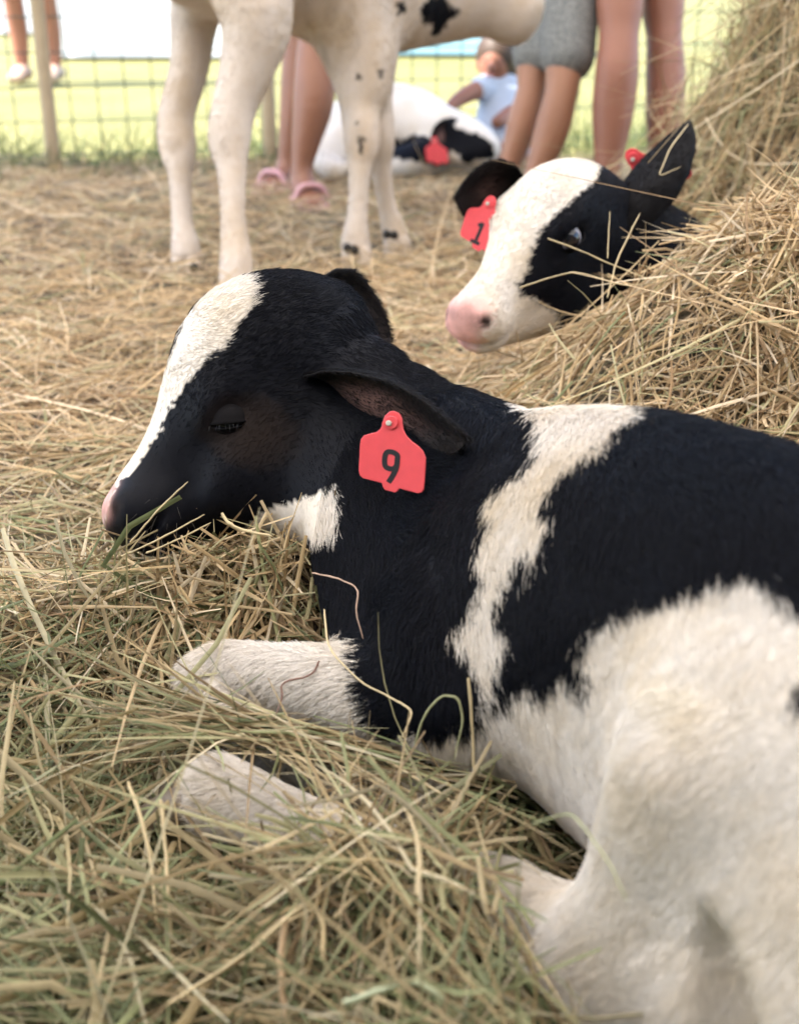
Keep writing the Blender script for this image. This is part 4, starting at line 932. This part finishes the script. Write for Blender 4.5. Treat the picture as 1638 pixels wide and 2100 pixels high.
# child in grey knee shorts
L = [Chain([T(1105, -120, 3.42, .062, .062), T(1100, 40, 3.42, .056, .058), T(1094, 140, 3.42, .050, .052), T(1091, 185, 3.42, .044, .046), T(1074, 250, 3.44, .047, .051), T(1047, 330, 3.46, .032, .036), T(1030, 385, 3.48, .028, .031), T(1024, 410, 3.48, .028, .03)], XD, k=.02, n=30),
     Chain([T(1165, -120, 3.30, .062, .062), T(1160, 40, 3.30, .056, .058), T(1156, 140, 3.30, .051, .053), T(1150, 195, 3.30, .045, .047), T(1131, 268, 3.32, .048, .052), T(1098, 360, 3.34, .032, .036), T(1082, 415, 3.36, .028, .031), T(1078, 435, 3.36, .028, .03)], XD, k=.02, n=30), foot(1024, 412, 3.48, -.6, -.8, .85), foot(1078, 436, 3.36, -.6, -.8, .85)]
U, _ = upper(1140, 3.36, .80)
p = person('child in grey knit shorts standing right behind the watching calf', SKIN[1], at(1100, 410, 3.4) * (1, 1, 0), L + U)
m, n, l, b = mat_new('grey_knit'); tc = n.new('ShaderNodeTexCoord'); vz = n.new('ShaderNodeTexNoise'); vz.inputs['Scale'].default_value = 160; l.new(tc.outputs['Object'], vz.inputs['Vector'])
rp = n.new('ShaderNodeValToRGB'); rp.color_ramp.elements[0].position = .35; rp.color_ramp.elements[0].color = (.10, .105, .105, 1); rp.color_ramp.elements[1].position = .65; rp.color_ramp.elements[1].color = (.26, .26, .25, 1); l.new(vz.outputs['Fac'], rp.inputs[0]); l.new(rp.outputs[0], b.inputs['Base Color']); b.inputs['Roughness'].default_value = .95
garment('shorts', p, [Chain([T(1112, -160, 3.42, .088, .09), T(1108, 0, 3.42, .082, .085), T(1103, 95, 3.42, .074, .078), T(1103, 112, 3.42, .072, .076)], XD, k=.05), Chain([T(1165, -160, 3.30, .088, .09), T(1168, 0, 3.30, .080, .085), T(1166, 95, 3.30, .074, .078), T(1165, 115, 3.30, .072, .076)], XD, k=.05)], m)
clothes_upper(p, 1140, 3.36, .80, 0.0, plain('white_shirt', (.6, .6, .58), rough=.85)); hair_cap(p, 1140, 3.36, .80, 0.0, (.10, .06, .03))
# adult beside the hay stack
L = [Chain([T(1275, -320, 3.22, .085, .088), T(1272, -120, 3.22, .072, .078), T(1271, 10, 3.22, .062, .066), T(1268, 75, 3.22, .053, .058), T(1264, 150, 3.22, .058, .064), T(1256, 230, 3.24, .056, .060), T(1248, 320, 3.26, .040, .044), T(1243, 400, 3.28, .031, .035), T(1244, 445, 3.28, .035, .036)], XD, k=.02, n=30),
     Chain([T(1352, -320, 3.36, .085, .088), T(1356, -120, 3.36, .072, .078), T(1359, 10, 3.36, .060, .064), T(1361, 75, 3.36, .050, .055), T(1364, 150, 3.36, .055, .061), T(1363, 230, 3.36, .053, .058), T(1358, 310, 3.37, .042, .046), T(1352, 380, 3.38, .034, .037), T(1352, 420, 3.38, .035, .036)], XD, k=.02, n=30), foot(1244, 448, 3.28, -.3, -1), foot(1352, 424, 3.38, .1, -1)]
U, _ = upper(1315, 3.3)
p = person('barelegged adult standing between the grey shorts and the hay stack', SKIN[2], at(1300, 430, 3.33) * (1, 1, 0), L + U)
garment('shorts', p, [Chain([T(1280, -430, 3.24, .11, .11), T(1276, -170, 3.22, .10, .10)], XD, k=.04), Chain([T(1348, -430, 3.34, .11, .11), T(1354, -170, 3.36, .10, .10)], XD, k=.04)], DENIM)
clothes_upper(p, 1315, 3.3, 1.0, 0.0, plain('red_shirt', (.35, .08, .07), rough=.85)); hair_cap(p, 1315, 3.3, 1.0, 0.0, (.12, .08, .04))
# small child crouching over the resting calf
L = [Ball(at(1013, 128, 4.16), (.056, .066, .075), k=.015), Ball(at(1006, 140, 4.10), (.012, .014, .014), k=.012), Chain([T(1015, 165, 4.17, .03, .03), T(1020, 200, 4.18, .03, .03)], XD, k=.02),
     Chain([T(1000, 178, 4.15, .034, .034), T(965, 190, 4.10, .029, .03), T(935, 208, 4.06, .023, .024), T(918, 224, 4.03, .018, .018), T(905, 232, 4.01, .022, .012)], XD, k=.015),
     Chain([T(1045, 182, 4.2, .034, .034), T(1050, 225, 4.16, .028, .028), T(1020, 250, 4.08, .022, .022)], XD, k=.015),
     Chain([T(1010, 290, 4.2, .05, .05), T(1000, 320, 4.08, .045, .045), T(1040, 335, 4.25, .035, .035)], XD, k=.02), Chain([T(1050, 290, 4.24, .05, .05), T(1055, 325, 4.12, .045, .045), T(1060, 335, 4.3, .035, .035)], XD, k=.02)]
for q in (-1, 1): L.append(Ball(at(1013 + q * 34, 130, 4.17), (.01, .014, .02), k=.008))
for j in range(4): L.append(Chain([T(908 - j, 226 + 5 * j, 4.01, .007, .007), T(893 - 2 * j, 234 + 5 * j, 3.995, .006, .006), T(884 - j, 243 + 4 * j, 3.985, .005, .005)], XD, k=.004, n=8))
p = person('small child in pale blue dress leaning over the resting calf', SKIN[2], at(1030, 330, 4.22) * (1, 1, 0), L, h=.0065)
garment('dress', p, [Chain([T(1022, 178, 4.18, .070, .045), T(1026, 215, 4.19, .078, .06), T(1030, 260, 4.2, .10, .08), T(1032, 300, 4.2, .12, .10)], XD, k=.03), Chain([T(1000, 177, 4.16, .042, .042), T(985, 182, 4.13, .04, .04)], XD, k=.02), Chain([T(1044, 180, 4.2, .042, .042), T(1048, 198, 4.19, .04, .04)], XD, k=.02)], plain('pale_blue_dress', (.46, .52, .64), rough=.85, var=.12, scale=40), h=.009)
garment('hair', p, [Ball(at(1016, 116, 4.17), (.070, .080, .084), k=.01), Chain([T(1040, 110, 4.2, .03, .03), T(1050, 150, 4.2, .022, .025), T(1050, 175, 4.2, .012, .015)], XD, k=.02), Ball(at(1000, 150, 4.08), (.056, .06, .062), k=.015, sub=True)], plain('child_hair', (.05, .028, .016), rough=.6, var=.3, scale=150), h=.006)
EYED = plain('eye_dark', (.02, .015, .012), rough=.3)
for q in (-1, 1):
    V, Q = build_implicit([Ball(at(1006 + q * 12, 124, 4.098), (.006, .005, .005), k=.002)], .002, 0, c=3); link('eye', mesh_np('eye', V, Q), EYED, p)
V, Q = build_implicit([Ball(at(1005, 154, 4.10), (.016, .006, .004), k=.002)], .002, 0, c=3); link('mouth', mesh_np('mouth', V, Q), plain('lips', (.45, .14, .12), rough=.5), p)
# far visitor on the sunny lawn
def far_person(px, d, label, skin, shirt, shorts):
    g_ = at(px, 0, d); x, y = g_[0], g_[1]; R_ = lambda dx, dy, z, *r: row((x + dx, y + dy, z), *r)
    L = []
    for q in (-1, 1): L += [Chain([R_(q * .10, 0, .9, .09, .09), R_(q * .10, 0, .5, .06, .065), R_(q * .10, .03, .3, .058, .062), R_(q * .10, .03, .08, .038, .04)], XD, k=.02), Chain([R_(q * .10, .05, .05, .04, .04), R_(q * .10, -.12, .03, .045, .03)], XD, k=.02)]
    U, _ = upper(px, d); p = person(label, skin, (x, y, 0), L + U, h=.016)
    garment('shorts', p, [Chain([R_(q * .09, 0, .95, .115, .115), R_(q * .10, 0, .55, .095, .10)], XD, k=.04) for q in (-1, 1)], plain('far_shorts', shorts, rough=.85), h=.016); clothes_upper(p, px, d, 1.0, 0.0, plain('far_shirt', shirt, rough=.85)); hair_cap(p, px, d, 1.0, 0.0, (.2, .12, .06))
far_person(62, 7.2, 'distant visitor with bare legs on the sunny lawn beyond the post', SKIN[2], (.5, .45, .4), (.55, .16, .13))
for o in [x for x in bpy.data.objects if x.get('label', '').startswith('distant visitor')]:
    for q in (-1, 1):
        g_ = at(62, 0, 7.2); V, Q = build_implicit([Chain([row((g_[0] + q * .10, g_[1] + .07, .05), .05, .045), row((g_[0] + q * .10, g_[1] - .05, .05), .052, .05), row((g_[0] + q * .10, g_[1] - .15, .035), .05, .032)], XD, k=.02)], .014, 2); link('shoe', mesh_np('shoe', V, Q), plain('tan_shoe', (.38, .27, .2), rough=.6), o)

# ------------------------------------------------------------------ fence of green wire
WIRE = plain('green_wire', (.035, .07, .055), rough=.4, var=.15, scale=30)
fA, fB = atz(-420, 372, 0), atz(1560, 255, 0)
fA, fB = np.array((-2.6, 3.72, 0)), np.array((3.4, 5.25, 0))
FV = fB - fA; FL = float(np.linalg.norm(FV)); FU = FV / FL
fence = empty('wire_fence', tuple((fA + fB) / 2)); tag(fence, 'green welded wire fence behind the calves', 'fence')
V, F = tube([(0, 0, 0), (0, 0, 1.22)], .0021, 6); vert = from_faces('wire', V, F); vert.materials.append(WIRE)
V, F = tube([(0, 0, 0), tuple(FV)], .0021, 6); hor = from_faces('wire', V, F); hor.materials.append(WIRE)
def wire(me, loc):
    o = bpy.data.objects.new('wire', me); COL.objects.link(o); o.parent = fence; o.matrix_parent_inverse = parent_matrix(fence).inverted(); o.location = tuple(loc); return o
k = 0.0
while k < FL: wire(vert, fA + FU * k + (0, 0, .01)); k += .088
for z in (.06, .165, .27, .375, .48, .585, .69, .795, .90, 1.005, 1.11, 1.21): wire(hor, fA + np.array((.003, -.004, z)))
WOOD = plain('post_wood', (.42, .33, .22), rough=.8, var=.25, scale=14, bump=.5)
for j, px in enumerate((123, 560, 1235)):
    t_ = np.linspace(0, 1, 4000); q = fA + FV * t_[:, None]; i = np.abs(topx(q)[:, 0] - px).argmin(); b0 = q[i] - np.array((0, .035, 0))
    post = tube_obj('fence_post', [b0 + (-.005, 0, -.1), b0 + (-.002, 0, .5), b0 + (.0, .0, 1.02), b0 + (0, 0, 1.32)], [.024, .023, .0225, .022], WOOD, None, 12, 10)
    tag(post, ['weathered post of the wire fence on the picture\'s left edge', 'fence post hidden behind the standing calf', 'fence post beyond the child in grey shorts'][j], 'post', 'posts of the wire fence')

# ------------------------------------------------------------------ tables with cloths on the far lawn
def cloth_table(px, d, w, dep, col, label):
    c = at(px, 0, d); x, y = c[0], c[1]; r = empty('table', (x, y, 0)); tag(r, label, 'table', 'cloth covered tables on the far lawn')
    n = 90; th = np.linspace(0, 2 * math.pi, n, endpoint=False); sq = lambda a, p: np.sign(a) * np.abs(a) ** p
    ox, oy = sq(np.cos(th), .22) * w / 2, sq(np.sin(th), .22) * dep / 2; V, F = [], []
    for i, z in enumerate(np.linspace(.74, .02, 9)):
        k = 1 + (.012 + .03 * i / 8) * np.sin(th * 17) * (i > 0); V += [(x + a * k_ if True else 0, y + b * k_, z) for a, b, k_ in zip(ox, oy, k)]
    for i in range(8): F += [(i * n + j, i * n + (j + 1) % n, (i + 1) * n + (j + 1) % n, (i + 1) * n + j) for j in range(n)]
    F.append(tuple(range(n))[::-1]); link('tablecloth', from_faces('tablecloth', V, F), plain('far_cloth', col, rough=.8, var=.05, scale=3), r)
    for a in (-1, 1):
        for b_ in (-1, 1): tube_obj('table_leg', [(x + a * w * .42, y + b_ * dep * .38, 0), (x + a * w * .42, y + b_ * dep * .38, .72)], .018, METAL, r)
cloth_table(330, 9.6, 1.75, .8, (.74, .76, .78), 'far table under a white cloth seen beside the leg of the standing calf')
cloth_table(905, 9.9, 1.9, .8, (.36, .60, .68), 'far table under a pale blue cloth seen above the resting calf')
cloth_table(130, 13.5, 1.7, .8, (.70, .70, .72), 'farthest white cloth table near the post')
cloth_table(560, 12.5, 2.6, .8, (.52, .68, .76), 'far table under a light blue cloth between the legs of the standing calf')
# ------------------------------------------------------------------ grass along the fence
n0 = 4200
t_ = rng.uniform(0, 1, n0); q = fA + FV * t_[:, None] + np.stack((np.zeros(n0), rng.normal(.12, .16, n0), np.zeros(n0)), 1); q[:, 2] = -.01
D = nrm(rng.normal(size=(n0, 3)) * .35 + (0, 0, 1)); L = rng.uniform(.05, .17, n0); bend = rng.normal(size=(n0, 3)) * .35; bend[:, 2] -= .2
gc = np.array([(.10, .14, .045), (.14, .17, .06), (.19, .19, .075), (.08, .115, .04)])[rng.integers(0, 4, n0)] * rng.uniform(.8, 1.3, (n0, 1))
o = straws('grass', q, D, L, rng.uniform(.003, .006, n0), bend, gc, attr_mat('grass_blade', rough=.55, noise=.1, trans=.3), nseg=3); tag(o, 'green grass left standing along the wire fence', 'grass', kind='stuff')

# ------------------------------------------------------------------ single stalks one can point at
def stalk(label, pts, r=.0013, col=(.60, .47, .27)):
    """A dry stalk: straight runs with soft kinks, flattened and tapering."""
    p = np.array([at(*q) for q in pts])
    for _ in range(2): p = np.vstack((p[:1], np.stack((p[:-1] * .82 + p[1:] * .18, p[:-1] * .18 + p[1:] * .82), 1).reshape(-1, 3), p[-1:]))
    k = len(p); p = p + rng.normal(size=p.shape) * .00018
    V, F = tube(p, r * .72 * np.interp(np.linspace(0, 1, k), [0, .1, .75, 1], [.7, 1, .8, .2]) * rng.uniform(.85, 1.15, k), 6)
    o = link('straw', from_faces('straw', V, F), plain('straw_' + str(len(bpy.data.materials)), col, rough=.6, var=.35, scale=60)); tag(o, label, 'straw', 'single stalks of hay'); return o
GRN = (.36, .36, .19)
stalk('straw rising across the cheek of the sleeping calf, its tip uppermost', [(268, 1112, 1.05), (310, 1062, 1.045), (355, 1015, 1.04), (386, 988, 1.035)])
stalk('straw lying across the lips of the sleeping calf, long one', [(250, 1140, 1.05), (330, 1105, 1.03), (420, 1055, 1.02)])
stalk('straw below the lips of the sleeping calf ending under its cheek', [(300, 1135, 1.03), (370, 1105, 1.02), (433, 1072, 1.01)])
stalk('curled broad straw at the jaw of the sleeping calf', [(455, 1052, 1.03), (470, 1075, 1.025), (505, 1090, 1.02), (560, 1100, 1.015)], .0022)
stalk('thin pinkish straw hanging down the black chest', [(640, 1175, .99), (690, 1185, .965), (735, 1205, .94), (730, 1260, .93), (745, 1310, .925)], .0009, (.50, .33, .24))
stalk('long bent stalk crossing the white foreleg into the black shoulder', [(665, 1250, .97), (672, 1330, .93), (740, 1400, .90), (810, 1435, .875), (846, 1458, .86), (835, 1490, .855), (822, 1515, .85)], .0011)
stalk('brown forked twig lying on the white foreleg', [(655, 1355, .93), (640, 1385, .925), (575, 1400, .925), (580, 1430, .92), (560, 1480, .915)], .0012, (.20, .10, .07))
stalk('pale upright stalk beside the elbow of the sleeping calf', [(960, 1390, .83), (966, 1450, .83), (970, 1530, .835), (972, 1610, .84)], .0017)
stalk('arched green stalk at the elbow of the sleeping calf', [(850, 1530, .85), (870, 1465, .84), (905, 1425, .835), (940, 1430, .83), (950, 1480, .83), (930, 1560, .83)], .0012, GRN)
stalk('thin stalk drooping over the white thigh', [(1090, 1690, .70), (1170, 1665, .66), (1215, 1720, .63), (1260, 1790, .61), (1285, 1850, .60)], .0009, GRN)
stalk('bent stalk at the front corner of the hay, upright pair', [(262, 1605, .80), (285, 1660, .79), (310, 1760, .775), (322, 1900, .76)], .0018)
stalk('thick pale stalk folded at the top in the near hay', [(330, 1640, .79), (338, 1720, .78), (345, 1820, .765), (352, 1960, .75)], .0018)
stalk('broad tan blade standing in the middle of the near hay', [(585, 1880, .70), (575, 1960, .695), (578, 2040, .69), (590, 2110, .685)], .0030, (.58, .40, .24))
stalk('arching pale green blade at the bottom edge', [(700, 2060, .64), (780, 2030, .635), (850, 2010, .63), (905, 2045, .63), (920, 2090, .635)], .0030, (.42, .44, .28))
stalk('pale green blade with pointed tip in the near hay', [(165, 1775, .78), (180, 1850, .77), (200, 1950, .76), (215, 2040, .75)], .0026, GRN)
stalk('diagonal stalk across the near hay', [(345, 2060, .68), (500, 1960, .69), (640, 1840, .70), (770, 1740, .72)], .0015)
stalk('stalk pointing at the eye of the watching calf', [(1122, 489, 1.47), (1180, 510, 1.46), (1260, 545, 1.45), (1400, 600, 1.42)], .0012)
stalk('stalk pointing up beside the neck of the watching calf', [(1245, 610, 1.43), (1262, 540, 1.45), (1290, 480, 1.47), (1312, 437, 1.48)], .0014)
stalk('upright straw in front of the black cheek of the watching calf', [(1245, 530, 1.46), (1247, 490, 1.47), (1250, 433, 1.48)], .0011)
stalk('folded straw caught on the ear of the watching calf', [(1410, 255, 1.64), (1375, 300, 1.62), (1362, 330, 1.61), (1348, 363, 1.60), (1395, 342, 1.60)], .0013)
stalk('long loose stalk on the crest of the hay mound', [(1065, 590, 1.47), (1110, 575, 1.46), (1180, 555, 1.44), (1290, 590, 1.42), (1460, 560, 1.42)], .0013)
